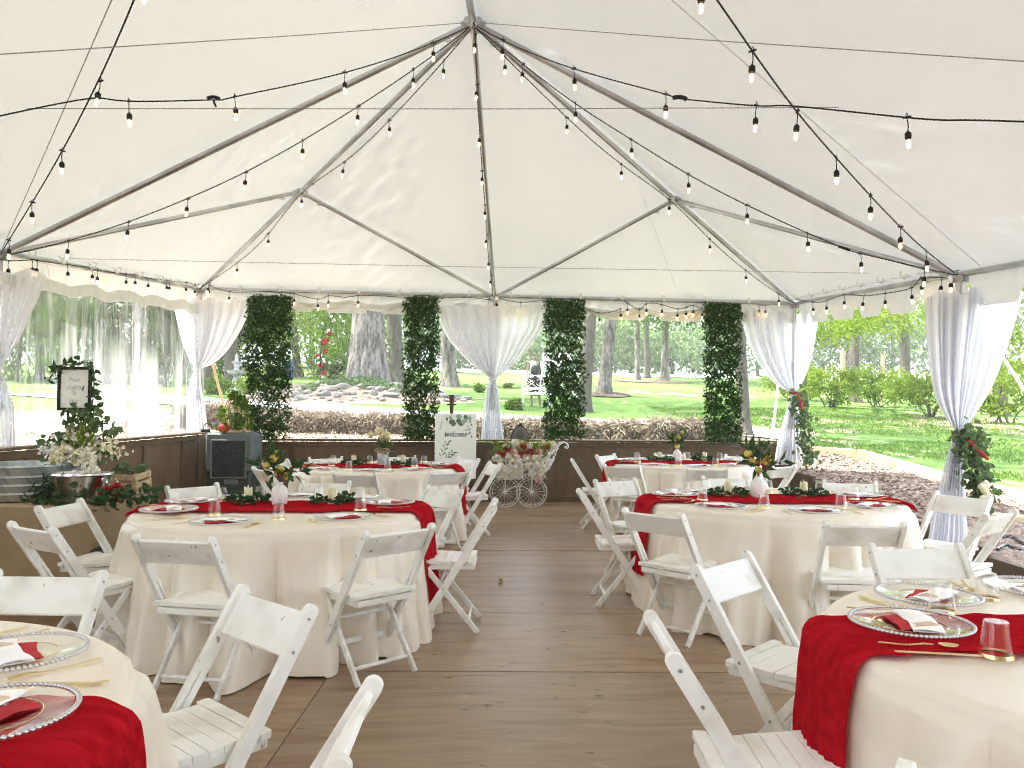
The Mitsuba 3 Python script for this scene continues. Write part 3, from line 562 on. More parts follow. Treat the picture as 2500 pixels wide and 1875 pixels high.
put(s_, 'plug', cat(tube(curve([A[4] + [-.045, 0, .01], A[4] + [0, 0, .022], A[4] + [.045, 0, .006]], 8), .013, 8), tube(curve([A[4], A[4] - [-.01, 0, .03], A[4] - [-.02, 0, .05]], 6), .008, 6)), 'mat_black')
A = along([(1145, 68), (1009, 170), (874, 260), (739, 343), (599, 420), (457, 485), (312, 542), (166, 588), (15, 624)], 7.3, 7.4)
strand('sagging string of bulbs below the left side rafter', A, A[1:8])
A = along([(1148, 70), (1083, 149), (951, 293), (838, 397), (737, 472), (655, 571), (579, 642), (509, 690), (490, 706)], 7.3, 12.0)
strand('string of bulbs following the left hip rafter down to the back left corner', A, A[1:8])
A = along([(1154, 70), (1160, 85), (1164, 205), (1171, 320), (1177, 417), (1184, 501), (1188, 571), (1193, 627), (1198, 672), (1203, 722)], 7.3, 11.8)
strand('string of bulbs down the centre rafter to the middle leg', A, A[1:9])
A = along([(1160, 70), (1233, 139), (1384, 287), (1517, 401), (1634, 488), (1733, 584), (1821, 660), (1901, 718), (1938, 738)], 7.3, 11.8)
strand('string of bulbs following the right hip rafter down to the back right corner', A, A[1:8])
A = along([(1162, 68), (1276, 156), (1405, 253), (1542, 341), (1681, 426), (1824, 501), (1972, 569), (2061, 606), (2102, 619), (2256, 655), (2335, 668)], 7.3, 7.2)
s_ = strand('sagging string of bulbs below the right side rafter', A, A[1:7] + A[8:10])
put(s_, 'plug', tube(curve([A[7] + [-.05, 0, .015], A[7], A[7] + [.05, 0, -.02]], 8), .013, 8), 'mat_black')
A = along([(1165, 64), (1227, 98), (1402, 168), (1625, 230), (1660, 241), (1845, 258), (1938, 259), (2216, 287), (2350, 293), (2500, 297), (2590, 298)], 7.3, 3.9)
s_ = strand('string of bulbs running level from the peak out past the upper right', A, [A[1], A[2], A[3], A[5], A[7]])
put(s_, 'plug', tube(curve([A[4] + [-.05, 0, .005], A[4] + [0, 0, .012], A[4] + [.05, 0, -.005]], 8), .016, 8), 'mat_black')
A = along([(1712, -55), (1836, 123), (1945, 272), (2042, 386), (2125, 478), (2198, 554), (2262, 613), (2330, 666)], 3.7, 7.2)
strand('string of bulbs at the upper right dropping steeply to the right side leg', A, A[:7])
def eave_run(label, px, lamps):
    strand(label, px, lamps)
le = lambda x, y: at(x, y, 1 / np.interp(x, [4, 487], [1 / 7.5, 1 / 12.05]))
A = [le(x, y - 14) for x, y in ((4, 628), (21, 650), (80, 648), (90, 650), (166, 660), (226, 668), (238, 673), (308, 683), (330, 685), (362, 693), (407, 698), (414, 700), (455, 704), (476, 710), (487, 708))]
strand('string of bulbs along the left eave rail', A, [A[i] for i in (1, 2, 3, 4, 5, 6, 7, 8, 9, 10, 11, 12, 13)])
A = [at(x, y, YB + .02) for x, y in ((490, 706), (511, 696), (560, 712), (640, 712), (708, 716), (718, 717), (776, 730), (802, 722), (840, 726), (874, 722), (960, 724), (1023, 728), (1120, 726), (1180, 730), (1194, 731), (1213, 728), (1271, 738), (1340, 734), (1420, 750), (1463, 764), (1516, 754))]
strand('string of bulbs along the back eave left of the middle', A, [A[i] for i in (1, 2, 4, 5, 6, 7, 9, 11, 14, 15, 16, 19, 20)])
A = [at(x, y, YB - .02) for x, y in ((1500, 736), (1532, 740), (1561, 756), (1578, 742), (1616, 744), (1654, 754), (1675, 750), (1693, 746), (1714, 752), (1740, 744), (1758, 744), (1800, 738), (1853, 744), (1868, 745), (1938, 741))]
strand('tangled string of bulbs along the back eave right of the middle', A, [A[i] for i in (1, 2, 3, 4, 5, 6, 7, 8, 10, 12, 13)])
re_ = lambda x, y: at(x, y, 1 / np.interp(x, [1942, 2345], [1 / 11.8, 1 / 7.25]))
A = [re_(x, y - 12) for x, y in ((1942, 742), (1985, 750), (2018, 746), (2061, 732), (2107, 734), (2161, 728), (2226, 714), (2250, 690), (2297, 690), (2321, 682), (2340, 672))]
strand('sagging string of bulbs along the right eave rail', A, A[1:10])
# ================================================================ OUTSIDE: trees, shrubs, straw bales, rocks, bench, people
def trunk_mesh(b, t, rb, rt, seed, ridges=0, flare=.5, bend=0., n=44):
    b, t = np.asarray(b, float), np.asarray(t, float); u = np.linspace(0, 1, n)[:, None]
    P = b + (t - b) * u + bend * np.sin(u * PI) * np.array([.6, .8, 0]) ; P[0, 2] -= .25
    h = np.linalg.norm(t - b) * u[:, 0]; r = rb + (rt - rb) * u[:, 0] + rb * flare * np.exp(-h / (rb * 1.3))
    sd = 72 if ridges else 20; m = tube(P, r, sd, True); v = np.asarray(m.vertices); c = np.repeat(P, sd, 0); nv = n * sd
    o = v[:nv] - c; a = np.arctan2(o[:, 1], o[:, 0])
    rx = meshkit.fbm(np.stack([np.cos(a) * (ridges or 3), np.sin(a) * (ridges or 3), np.repeat(h, sd) * 1.1], -1), 3, seed) - .5
    root = .22 * np.cos(a * 5 + seed) * np.exp(-np.repeat(h, sd) / (rb * .9))
    v[:nv] = c + o * (1 + (.20 if ridges else .14) * rx + root * (flare > .3))[:, None]
    return tm(v, m.faces)
def crown_points(c, R, ncl, per, rng, hollow=.35):
    c, R = np.asarray(c, float), np.asarray(R, float); d = rng.normal(size=(ncl, 3)); d /= np.linalg.norm(d, axis=1, keepdims=True)
    rad = (hollow + (1 - hollow) * rng.random(ncl) ** .6)[:, None]; K = c + d * R * rad
    s = R.mean() * (.10 + .14 * rng.random(ncl)); Q = np.repeat(K, per, 0) + rng.normal(size=(ncl * per, 3)) * np.repeat(s, per)[:, None] * [1, 1, .6]
    return K, Q
def tree(name, label, b, h, rb, rt, crown, mat_='mat_leaf', bk='mat_bark', ncl=60, per=60, L=.16, seed=1, lean=(0, 0), ridges=0, group=None, limbs=9, flare=.5, bend=0., catg='tree', asp=.5):
    r = np.random.default_rng(seed); k = thing(name, label, catg, group); b = np.asarray(b, float); t = b + [lean[0], lean[1], h]
    K, Q = crown_points(np.asarray(crown[0], float), crown[1], ncl, per, r)
    put(k, 'trunk', trunk_mesh(b, t, rb, rt, seed, ridges, flare, bend), bk, smooth=50)
    for j in r.choice(len(K), min(limbs, len(K)), replace=False):
        f = .45 + .5 * r.random(); s0 = b + (t - b) * f; e = K[j]; mid = (s0 + e) / 2 + [0, 0, .12 * np.linalg.norm(e - s0)] + r.normal(size=3) * .1
        put(k, 'limb', tube(curve([s0, mid, e], 9), np.linspace(rt * .55, rt * .10, 9), 7), bk, smooth=50)
    put(k, 'crown', leaves(Q, L, r, asp, .25), mat_, smooth=False, kind='stuff')
    return k
ZG = lambda x, y: float(gz(x, y))
# the big oak and its rock pile
ob = ongr(895, 968)
tree('oak_tree', 'huge grey oak trunk rising behind the rock pile', ob, 8.5, .62, .44, (ob + [0, 0, 12.5], (7.5, 7.0, 4.0)), 'mat_leaf', 'mat_bark', 130, 110, .23, 5, (.1, 0), 9, limbs=10, flare=.75)
k = thing('rock_pile', 'heap of pale stones and creeping plants round the foot of the big oak', 'rock pile'); r = np.random.default_rng(5)
u_, a_ = np.meshgrid(np.linspace(.02, 3.4, 14), np.linspace(0, 2 * PI, 49), indexing='ij'); mx, my = ob[0] + 1.25 * u_ * np.cos(a_), ob[1] - 1 + u_ * np.sin(a_)
put(k, 'mound', grid(np.stack([mx, my, gz(mx, my) + np.maximum(.62 - .19 * u_, 0) - .02 + .08 * (meshkit.noise(np.stack([mx * 3, my * 3, 0 * mx], -1)) - .5)], -1)), 'mat_mulch', smooth=True)
for i in range(230):
    a, d = r.random() * 2 * PI, .80 + 2.3 * r.random() ** .8
    x, y = ob[0] + d * math.cos(a) * 1.25, ob[1] - 1.0 + d * math.sin(a); s = .055 + .13 * r.random() ** 2.2
    put(k, 'stone', blob(s, (x, y, ZG(x, y) + max(0, .62 - .19 * d) + s * .12), 2, .42, 1.5, i, (1.3 + .5 * math.sin(i), 1, .62 + .2 * math.sin(i * 3))), 'mat_rock', smooth=45)
x, y = ob[0] + 3.6 * (r.random(1500) - .5), ob[1] - 2.2 + 1.6 * r.random(1500); d = np.hypot((x - ob[0]) / 1.25, y - ob[1] + 1)
put(k, 'creeping_plant', leaves(np.stack([x, y, gz(x, y) + np.clip(.62 - .17 * d, .03, 1) + .1 * r.random(1500)], 1)[meshkit.noise(np.stack([x * 1.3, y * 1.3, 0 * x], -1)) > .52], .12, r, .6, rnd=True), 'mat_euca', smooth=False, kind='stuff')
# further trunks: (label, base px, top px, widths px, crown centre offset, crown radii, leaf, bark, density)
def tree_px(label, bp, tpx, wb, wt, h, crown, R, leaf='mat_leaf', bk='mat_bark', ncl=50, per=60, L=.18, seed=1, ridges=0, group='trees beyond the tent', **kw):
    b = ongr(*bp); t = at(*tpx, b[1]); D = b[1]; d = (t - b) / (t[2] - b[2]); top = b + d * h
    return tree('tree', label, b, h, wb * D / FOC / 2, wt * D / FOC / 2 * .9, (b + np.asarray(crown, float), R), leaf, bk, ncl, per, L, seed, (top - b)[:2], ridges, group, **kw)
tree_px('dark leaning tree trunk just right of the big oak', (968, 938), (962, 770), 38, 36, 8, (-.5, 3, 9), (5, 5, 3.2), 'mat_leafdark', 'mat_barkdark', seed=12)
tree_px('slim dark tree with bare twigs left of the rose arch', (728, 921), (714, 770), 20, 14, 7, (-1, 1, 6.6), (3.4, 3, 2.6), 'mat_leaflight', 'mat_barkdark', 45, 70, .2, seed=13)
tree_px('tall tree half hidden by the left edge of the middle curtain', (1098, 944), (1093, 830), 36, 28, 9, (1, 3, 10), (4.5, 5, 3), 'mat_leaf', 'mat_bark', seed=14)
tree_px('slender tree with a sunlit pale flank right of the third ivy screen', (1424, 1006), (1437, 780), 33, 24, 8, (.6, 1, 8.4), (4, 4, 2.4), 'mat_leaf', 'mat_barkdark', seed=15, bend=.10)
tree_px('rough barked pine in a ring of dark mulch', (1474, 966), (1490, 790), 33, 18, 9, (.6, 2, 9.6), (4, 4, 2.6), 'mat_leaf', 'mat_bark', seed=16, ridges=7)
tree_px('straight young tree at the left of the far pair in a mulch ring', (1557, 929), (1556, 850), 14, 11, 9, (1.5, -2, 5.6), (5.0, 6, 1.9), 'mat_leaf', 'mat_bark', 85, 90, .24, seed=17, limbs=16)
tree_px('straight young tree with a brown trunk standing furthest back in the lawn', (1580, 922), (1579, 850), 14, 11, 10, (0, 0, 9), (5, 5, 3), 'mat_leaf', 'mat_barkdark', 60, 70, .26, seed=18)
tree_px('grey trunked tree hiding a person in the far lawn', (1622, 929), (1624, 830), 19, 14, 9, (2.2, -4, 6.0), (5.6, 6, 2.2), 'mat_leaf', 'mat_bark', 110, 100, .24, seed=19, limbs=18)
tree_px('brown trunk wound with a black light cord right of the fourth ivy screen', (1818, 1064), (1805, 790), 29, 27, 9, (-1.6, 0, 9.8), (6, 5.2, 2.2), 'mat_leaf', 'mat_barkdark', 130, 90, .22, seed=20)
tree_px('dark broad trunk behind the shrubs at the right', (2212, 970), (2208, 830), 24, 22, 7, (0, 1, 7.6), (4.8, 4, 2.4), 'mat_leaf', 'mat_barkdark', 90, 90, .2, seed=21)
# trunk band seen through the clear plastic
for i, (bp, tpx, w, lf) in enumerate((((45, 932), (50, 650), 14, 'mat_leaflight'), ((97, 930), (99, 650), 28, 'mat_leaf'), ((178, 934), (176, 650), 16, 'mat_leaflight'), ((255, 938), (252, 650), 26, 'mat_leaf'), ((337, 962), (336, 650), 36, 'mat_leaf'), ((405, 944), (402, 650), 18, 'mat_leaflight'), ((507, 950), (503, 650), 26, 'mat_leafdark'), ((566, 944), (560, 650), 44, 'mat_leafdark'))):
    tree_px(('thin tree trunk seen through the clear plastic furthest left', 'dark trunk seen through the clear plastic left of the easel sign', 'slim trunk seen through the clear plastic above the easel sign', 'grey trunk seen through the clear plastic right of the easel sign', 'stout pine trunk seen through the middle of the clear plastic', 'slim trunk seen through the clear plastic near the corner curtain', 'dark trunk behind the corner curtain', 'stout shaded trunk behind the stone fountain')[i], bp, tpx, w * .72, w * .6, 9, (0, 1.5, 7.6), (3.6, 3.6, 3.4), lf, 'mat_bark' if i in (3, 4) else 'mat_barkdark', 60, 70, .2, seed=30 + i, ridges=6 if i == 4 else 0)
def shrub(label, p, R, leaf, seed, ncl=40, per=60, L=.14, group=None, stems=5, lift=.9):
    r = np.random.default_rng(seed); k = thing('shrub', label, 'shrub', group); p = np.asarray(p, float)
    K, Q = crown_points(p + [0, 0, R[2] * lift], R, ncl, per, r, .2); Q = Q[Q[:, 2] > p[2] + .02]
    put(k, 'crown', leaves(Q, L, r, .55, .2), leaf, smooth=False, kind='stuff')
    for j in range(stems): put(k, 'stem', tube(curve([p + [.15 * r.normal(), .1 * r.normal(), -.1], p + (K[j] - p) * .4 + r.normal(size=3) * .08, K[j]], 8), np.linspace(.035, .012, 8), 6), 'mat_barkdark', smooth=50)
# understory behind the left trunks and the garden
r = np.random.default_rng(77)
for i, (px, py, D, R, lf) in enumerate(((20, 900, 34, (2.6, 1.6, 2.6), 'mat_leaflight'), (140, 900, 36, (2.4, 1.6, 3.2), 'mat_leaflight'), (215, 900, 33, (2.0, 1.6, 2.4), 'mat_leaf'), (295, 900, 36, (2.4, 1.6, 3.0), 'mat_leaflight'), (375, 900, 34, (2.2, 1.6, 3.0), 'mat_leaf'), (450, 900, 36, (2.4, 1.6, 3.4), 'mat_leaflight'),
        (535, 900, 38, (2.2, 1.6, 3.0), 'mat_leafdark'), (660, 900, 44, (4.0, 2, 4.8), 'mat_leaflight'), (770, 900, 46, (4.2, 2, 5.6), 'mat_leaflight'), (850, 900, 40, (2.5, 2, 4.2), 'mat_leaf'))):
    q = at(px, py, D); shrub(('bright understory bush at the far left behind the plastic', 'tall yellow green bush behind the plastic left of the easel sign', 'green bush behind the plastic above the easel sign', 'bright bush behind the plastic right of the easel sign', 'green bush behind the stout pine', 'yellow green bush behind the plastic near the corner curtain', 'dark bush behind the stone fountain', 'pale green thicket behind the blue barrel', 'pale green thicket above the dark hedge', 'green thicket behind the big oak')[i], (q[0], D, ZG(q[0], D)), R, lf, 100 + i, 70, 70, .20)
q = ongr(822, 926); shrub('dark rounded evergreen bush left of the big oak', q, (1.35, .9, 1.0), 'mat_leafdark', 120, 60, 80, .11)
for i, (x, y) in enumerate(((-10.5, 1.5), (-11.5, -2.5), (-10.8, 5.0), (-12.0, 8.5))):  # trees added out of view at the left to shade the tent
    b = np.array([x, y, ZG(x, y)]); tree('tree', f'unseen dense tree added for shade, {("second", "first", "third", "fourth")[i]} from the rear left of the tent', b, 8, .24, .14, (b + [0, 0, 6.2], (2.7, 2.7, 4.6)), 'mat_leaf', 'mat_barkdark', 110, 80, .24, 150 + i, group='unseen shade trees added left of the tent')
# vine-like shrubs at the right with posts
for i, (px, by, D, w, h) in enumerate(((2028, 962, 28, 1.55, 2.35), (2140, 958, 30, 1.5, 2.3), (2262, 985, 25, 1.5, 2.25), (2450, 1000, 23, 1.3, 2.9), (1935, 950, 33, 1.5, 2.2))):
    q = at(px, 950, D); shrub(('yellow green shrub nearest the garlanded curtain at the right', 'yellow green shrub between the two wooden posts', 'pale shrub left of the right side curtain', 'bright shrub showing right of the right side curtain', 'yellow green shrub behind the back right curtain')[i], (q[0], D, ZG(q[0], D)), (w * .92, .9, h * .285), 'mat_leaflight', 130 + i, 34, 80, .12, 'vine shrubs along the right side of the lawn', 6, 1.3)
for i, (bp, tpx, w) in enumerate((((2058, 958), (2057, 858), 12), ((2152, 986), (2156, 862), 9))):
    b = ongr(*bp); t = at(*tpx, b[1]); k = tag(num('wooden_post'), ('stout weathered post among the right hand shrubs', 'tall thin weathered post standing in front of the shrubs')[i], 'post'); scene[k] = mikit.ply(tube([b - [0, 0, .2], (b + t) / 2, t], w * b[1] / FOC / 2, 10), 'mat_rawwood', smooth=40)
# far trees along the driveway and behind the right lawn
r = np.random.default_rng(9)
ORD = 'first second third fourth fifth sixth seventh eighth ninth tenth eleventh twelfth thirteenth fourteenth fifteenth sixteenth seventeenth eighteenth'.split()
far = [(px, 78 + 14 * r.random(), 5.5 + 2.5 * r.random(), 6.5 + 4 * r.random()) for px in (1010, 1120, 1255, 1370, 1450, 1540, 1640, 1740, 1850, 1960, 2070, 2180, 2300, 2420)] + [(px, 58 + 6 * r.random(), 5 + 2 * r.random(), 9 + 3 * r.random()) for px in (560, 650, 760, 870)]
far.sort()
for i, (px, D, w, h) in enumerate(far):
    x = (px - 1250) / FOC * D; b = np.array([x, D, ZG(x, D)]); hh = h * (.62 if 1080 < px < 1750 else 1.25 if px > 1800 else 1)
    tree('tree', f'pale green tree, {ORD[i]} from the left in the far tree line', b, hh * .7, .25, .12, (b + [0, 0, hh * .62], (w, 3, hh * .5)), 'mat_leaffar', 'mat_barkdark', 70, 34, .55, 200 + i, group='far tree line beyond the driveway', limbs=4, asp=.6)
# overhanging sprays that shade the lawn behind the right half of the tent
for i, (px, py, D, R) in enumerate(((2050, 768, 24, (2.6, 2.0, .75)), (2200, 755, 27, (3.2, 2.2, .9)), (2450, 740, 20, (1.3, 1.6, 2.0)))):
    c = at(px, py, D); x = c[0] + (3.6 if i == 2 else 1.0); b = np.array([x, D + 6, ZG(x, D + 6)])
    tree('tree', ('leafy tree whose branches hang over the right lawn beside the garlanded curtain', 'leafy tree whose branches hang left of the right side curtain', 'leafy tree showing at the right edge of the photo')[i], b, 6, .22, .14, (c, R), 'mat_leaflight', 'mat_barkdark', 34, 70, .15, 250 + i, group='leafy trees over the right lawn')
# mulch rings
for i, (px, py, rx, lab) in enumerate(((1478, 968, 1.1, 'dark mulch ring round the rough barked pine'), (1600, 934, 2.6, 'dark mulch ring round the far young trees'))):
    c = ongr(px, py); a = np.linspace(0, 2 * PI, 40); rr = np.linspace(0.02, 1, 8); x = c[0] + rx * rr[:, None] * np.cos(a); y = c[1] + .5 + rx * .9 * rr[:, None] * np.sin(a)
    m = grid(np.stack([x, y, gz(x, y) + .05 + .10 * (1 - rr[:, None] ** 2) + 0 * x], -1)); key = tag(num('mulch_ring'), lab, kind='structure'); scene[key] = mikit.ply(m, 'mat_mulchdark', smooth=True)
# straw bales
def bale(label, px, D, L=1.0, H=.46, seed=1, rot=0., n=9000):
    r = np.random.default_rng(seed); k = thing('straw_bale', label, 'straw bale', 'loose straw bales behind the low wall'); x = at(px, 1040, D)[0]; z = ZG(x, D)
    core = trimesh.creation.box([L, .5, H]); core = core.subdivide().subdivide().subdivide(); H = H * .8; v = np.asarray(core.vertices); v = v * (1 - .16 * (np.abs(v[:, :1] / L * 2) ** 4 + np.abs(v[:, 2:] / H * 2) ** 4) / 2)
    v = v + (meshkit.fbm(v * 5 + seed, 3)[:, None] - .5) * .22; to = M4(x, D, z + H / 2 - .03, rot); put(k, 'core', tm(v, core.faces), 'mat_straw', smooth=60, to=to)
    P = (r.random((n, 3)) - .5) * [L * 1.02, .54, H * 1.0]; f = r.integers(0, 3, n); P[f == 0, 1] = -.26 + .03 * r.random((f == 0).sum()); P[f == 1, 2] = H * .47 + .03 * r.normal(size=(f == 1).sum())
    d = r.normal(size=(n, 3)) * [.6, .45, .8]; d[:, 2] = np.where(r.random(n) < .85, -np.abs(d[:, 2]), d[:, 2] * .5); d[:, 1] -= .15; d /= np.linalg.norm(d, axis=1, keepdims=True)
    put(k, 'straw', leaves(P, .17, r, .022, .1, dirs=d, jit=.6), 'mat_straw', smooth=False, to=to, kind='stuff')
for i, (px, D, L, H) in enumerate(((520, 16.5, 1.3, .62), (668, 16.5, 1.0, .46), (772, 16.2, 1.0, .46), (868, 16.2, 1.0, .44), (960, 16.4, 1.0, .42), (1140, 16, 1.0, .40), (1262, 15.8, 1.2, .46), (1372, 15.8, 1.0, .44), (1470, 15.6, 1.0, .46), (1562, 15.4, .9, .50), (1655, 15.0, 1.05, .64), (1735, 15.2, .9, .5))):
    bale(('tall straw bale behind the air cooler', 'straw bale behind the first ivy screen', 'straw bale below the rose arch', 'straw bale in front of the big oak', 'straw bale left of the second ivy screen', 'straw bale behind the welcome sign', 'straw bale behind the flower cart', 'straw bale behind the third ivy screen', 'straw bale just right of the third ivy screen', 'straw bale in the middle of the right hand gap', 'tallest and darkest straw heap left of the fourth ivy screen', 'straw bale behind the fourth ivy screen')[i], px, D, L, H, 300 + i, .1 * math.sin(i * 3))
# stone fountain
fb = ongr(577, 957); D = fb[1]; s = D / FOC
k = thing('fountain', 'grey stone two tier fountain in the garden left of the first ivy screen', 'fountain')
put(k, 'pedestal', lathe(np.array([(0, 0), (13, 0), (14, 5), (8, 9), (6, 14), (10, 24), (9, 34), (6, 38), (12, 40), (0, 41)]) * s, 28, fb), 'mat_concrete', smooth=40)
put(k, 'lower_bowl', lathe(np.array([(0, 40), (10, 41), (20, 45), (23, 51), (24, 53), (22, 53), (18, 49), (0, 47)]) * s, 32, fb), 'mat_concrete', smooth=40)
put(k, 'column', lathe(np.array([(0, 47), (7, 47), (8, 52), (5, 58), (7, 63), (6, 68), (0, 68)]) * s, 24, fb), 'mat_concrete', smooth=40)
put(k, 'upper_bowl', lathe(np.array([(0, 66), (5, 67), (11, 71), (12.5, 74), (11, 74), (0, 72)]) * s, 28, fb), 'mat_concrete', smooth=40)
put(k, 'finial', lathe(np.array([(0, 72), (4, 73), (5, 78), (3, 82), (4.5, 86), (2, 91), (.2, 95)]) * s, 20, fb), 'mat_concrete', smooth=40)
# rose arch: two upright frames with climbing red roses
ab = ongr(783, 962); D = ab[1]
k = thing('rose_arch', 'tall metal garden arch with white and red climbing roses beside the big oak', 'rose arch'); r = np.random.default_rng(8)
x0, x1, zt = at(783, 960, D)[0], at(942, 960, D)[0], at(800, 790, D)[2]; xm = (x0 + x1) / 2; hw = (x1 - x0) / 2
arch = [(x0 + .02, ab[2]), (x0 + .03, ab[2] + 1.2), (x0 + .12, zt - .4), (x0 + .5, zt + .5), (xm, zt + .85), (x1 - .5, zt + .5), (x1 - .12, zt - .4), (x1 - .03, ab[2] + 1.2), (x1 - .02, ab[2])]
for dy in (-.22, .22):
    cv = curve([(a, D + dy, b) for a, b in arch], 60); put(k, 'hoop', tube(cv, .016, 7), 'mat_black')
for z in np.arange(.3, zt - ab[2] - .4, .35):
    for x in (x0 + .03, x1 - .03): put(k, 'rung', tube([[x, D - .22, ab[2] + z], [x, D, ab[2] + z], [x, D + .22, ab[2] + z]], .010, 6), 'mat_black')
cv = curve([(a, D, b) for a, b in arch], 400); i = r.integers(0, 400, 1300); i = i[(meshkit.noise(np.stack([i * .06, 0 * i, 0 * i], -1)) > .3)]
put(k, 'leaves', leaves(cv[i] + r.normal(size=(len(i), 3)) * [.10, .16, .10], .10, r, .6), 'mat_leaf', smooth=False, kind='stuff')
put(k, 'white_roses', cat(*[blob(.055, cv[j] + r.normal(size=3) * [.11, .14, .08], 1, .3, 3, j) for j in r.integers(0, 400, 60)]), 'mat_petalwhite', smooth=False, kind='stuff')
for px, py in ((805, 816), (798, 831), (788, 837), (794, 857), (782, 893), (790, 911), (777, 866), (931, 838), (941, 864), (933, 843), (936, 892), (948, 915)):
    put(k, 'red_rose', leaves(at(px, py, D - .2) + r.normal(size=(26, 3)) * .028, .075, r, .6, 0, rnd=True), 'mat_petalred', smooth=40)
# blue barrel
b = ongr(703, 925); key = tag(num('barrel'), 'blue plastic barrel beyond the first ivy screen', 'barrel'); scene[key] = mikit.ply(lathe([(0, 0), (.29, 0), (.30, .05), (.30, .3), (.32, .33), (.30, .36), (.30, .62), (.32, .65), (.30, .68), (.29, .92), (.27, .94), (0, .93)], 28, b), 'mat_blue', smooth=40)
# garden plants at ground level
for i, (px, py, h, lf) in enumerate(((1252, 1001, .26, 'mat_leaf'), (1240, 947, .22, 'mat_leaflight'), (1030, 966, .4, 'mat_euca'), (520, 962, .6, 'mat_leaf'), (600, 962, .6, 'mat_leaflight'), (1170, 958, .3, 'mat_leaf'))):
    c = ongr(px, py); shrub(('low leafy plant in front of the white bench', 'small bright plant on the lawn left of the bench', 'low grey green groundcover right of the second ivy screen', 'low fern clump left of the fountain', 'bright low clump at the foot of the fountain', 'small plant behind the middle curtain')[i], c, (h, h * .7, h * .6), lf, 400 + i, 24, 30, .11, stems=4)
# white bench with lattice back
bb = ongr(1276, 992); D = bb[1]; W = 1.65; k = thing('garden_bench', 'white wooden garden bench with a crossed lattice back on the lawn', 'bench'); to = M4(bb[0] + W / 2, D, bb[2], 0)
B = lambda part, m: put(k, part, m, 'mat_white', to=to)
for s in (-1, 0, 1): B('leg', cbox(.06, .06, .97 if s else .42, .006, (s * W / 2, -.02, .485 if s else .21)))
for s in (-1, 1): B('leg', cbox(.06, .06, .6, .006, (s * W / 2, .5, .3))); B('armrest', cbox(.07, .56, .035, .006, (s * W / 2, .24, .62)))
B('back_rail', cbox(W, .045, .08, .006, (0, -.02, .93))); B('back_rail', cbox(W, .045, .07, .006, (0, -.02, .55))); B('seat_rail', cbox(W, .045, .08, .006, (0, -.02, .40)))
for j in range(5): B('seat_slat', cbox(W - .05, .085, .025, .004, (0, .05 + .1 * j, .43)))
for c0 in (-.55, 0, .55):
    for s in (-1, 1):
        for o in (-.13, .13): B('lattice_bar', board([c0 - .25 * s + o * .5, -.02, .58], [c0 + .25 * s + o * .5, -.02, .90], .035, .022))
    B('back_post', cbox(.04, .035, .32, .004, (c0 + .275, -.02, .74)))
# people
def person(label, p, h, face, pose, dress, hairc='mat_hair', long_hair=False, grp=None):
    k = thing('person', label, 'person', grp); s = h / 1.70; to = M4(p[0], p[1], p[2], face, s); J = {a: np.array(b, float) for a, b in pose.items()}
    bones = [((J['pel'], .125), (J['che'], .135)), ((J['che'], .13), (J['nek'], .055)), ((J['nek'], .05), (J['hed'] - [0, 0, .06], .055))]
    for sd in 'lr':
        bones += [((J['che'] + (J['sh' + sd] - J['che']) * .5, .09), (J['sh' + sd], .058)), ((J['sh' + sd], .052), (J['el' + sd], .040)), ((J['el' + sd], .038), (J['wr' + sd], .026)), ((J['hi' + sd], .088), (J['kn' + sd], .058)), ((J['kn' + sd], .056), (J['an' + sd], .036)), ((J['an' + sd], .038), (J['an' + sd] + J['toe'], .03)), ((J['pel'], .12), (J['hi' + sd], .09))]
        w = J['wr' + sd]; d = (w - J['el' + sd]) / np.linalg.norm(w - J['el' + sd]); sx = np.array([0, 1., 0]); bones.append(((w, .026), (w + d * .07, .022)))
        for f in range(4): bones.append(((w + d * .06 + sx * (f - 1.5) * .018, .010), (w + d * (.14 + .012 * (1.5 - abs(f - 1.5))) + sx * (f - 1.5) * .020, .008)))
        bones.append(((w + d * .03 + sx * .02, .011), (w + d * .085 + sx * .05, .009)))
    H = J['hed']; bones += [((H + [0, 0, .02], .085), (H + [0, .025, -.07], .055)), ((H + [0, .085, -.015], .014), (H + [0, .098, -.03], .014))]
    put(k, 'body', spheres(*bones, edge=.035, it=6), 'mat_skin', smooth=True, to=to)
    hb = [((H + [0, -.02, .045], .092), (H + [0, -.05, -.02], .085))]
    if long_hair: hb += [((H + [0, -.05, 0], .08), (H + [.02, -.07, -.28], .06))]
    put(k, 'hair', spheres(*hb, edge=.03, it=3), hairc, smooth=True, to=to)
    for part, mt, bs in dress: put(k, part, spheres(*[((np.array(a, float), ra), (np.array(b, float), rb)) for (a, ra), (b, rb) in bs], edge=.04, it=5), mt, smooth=True, to=to)
stand = dict(pel=(0, 0, .95), che=(0, 0, 1.28), nek=(0, 0, 1.46), hed=(0, .02, 1.60), shl=(-.18, 0, 1.40), shr=(.18, 0, 1.40), ell=(-.25, .0, 1.12), elr=(.24, -.02, 1.12), wrl=(-.22, .10, .90), wrr=(.25, .06, .88), hil=(-.09, 0, .90), hir=(.09, 0, .90), knl=(-.10, .02, .50), knr=(.10, .0, .50), anl=(-.10, 0, .09), anr=(.10, 0, .09), toe=(0, .14, -.05))
wb = at(1302, 940, 31.0); wb[2] = ZG(wb[0], 31.0)
person('woman with long hair in a patterned blue dress and dark shawl standing behind the bench', wb, at(1300, 867, 31)[2] - wb[2], PI, stand,
       [('dress', 'mat_dressblue', [(((0, 0, 1.33), .155), ((0, 0, 1.05), .125)), (((0, 0, 1.05), .13), ((0, 0, .45), .24))]), ('shawl', 'mat_dark', [(((-.20, -.03, 1.40), .07), ((-.24, -.04, .98), .10)), (((-.2, -.04, 1.42), .06), ((0, -.10, 1.40), .07))])], long_hair=True)
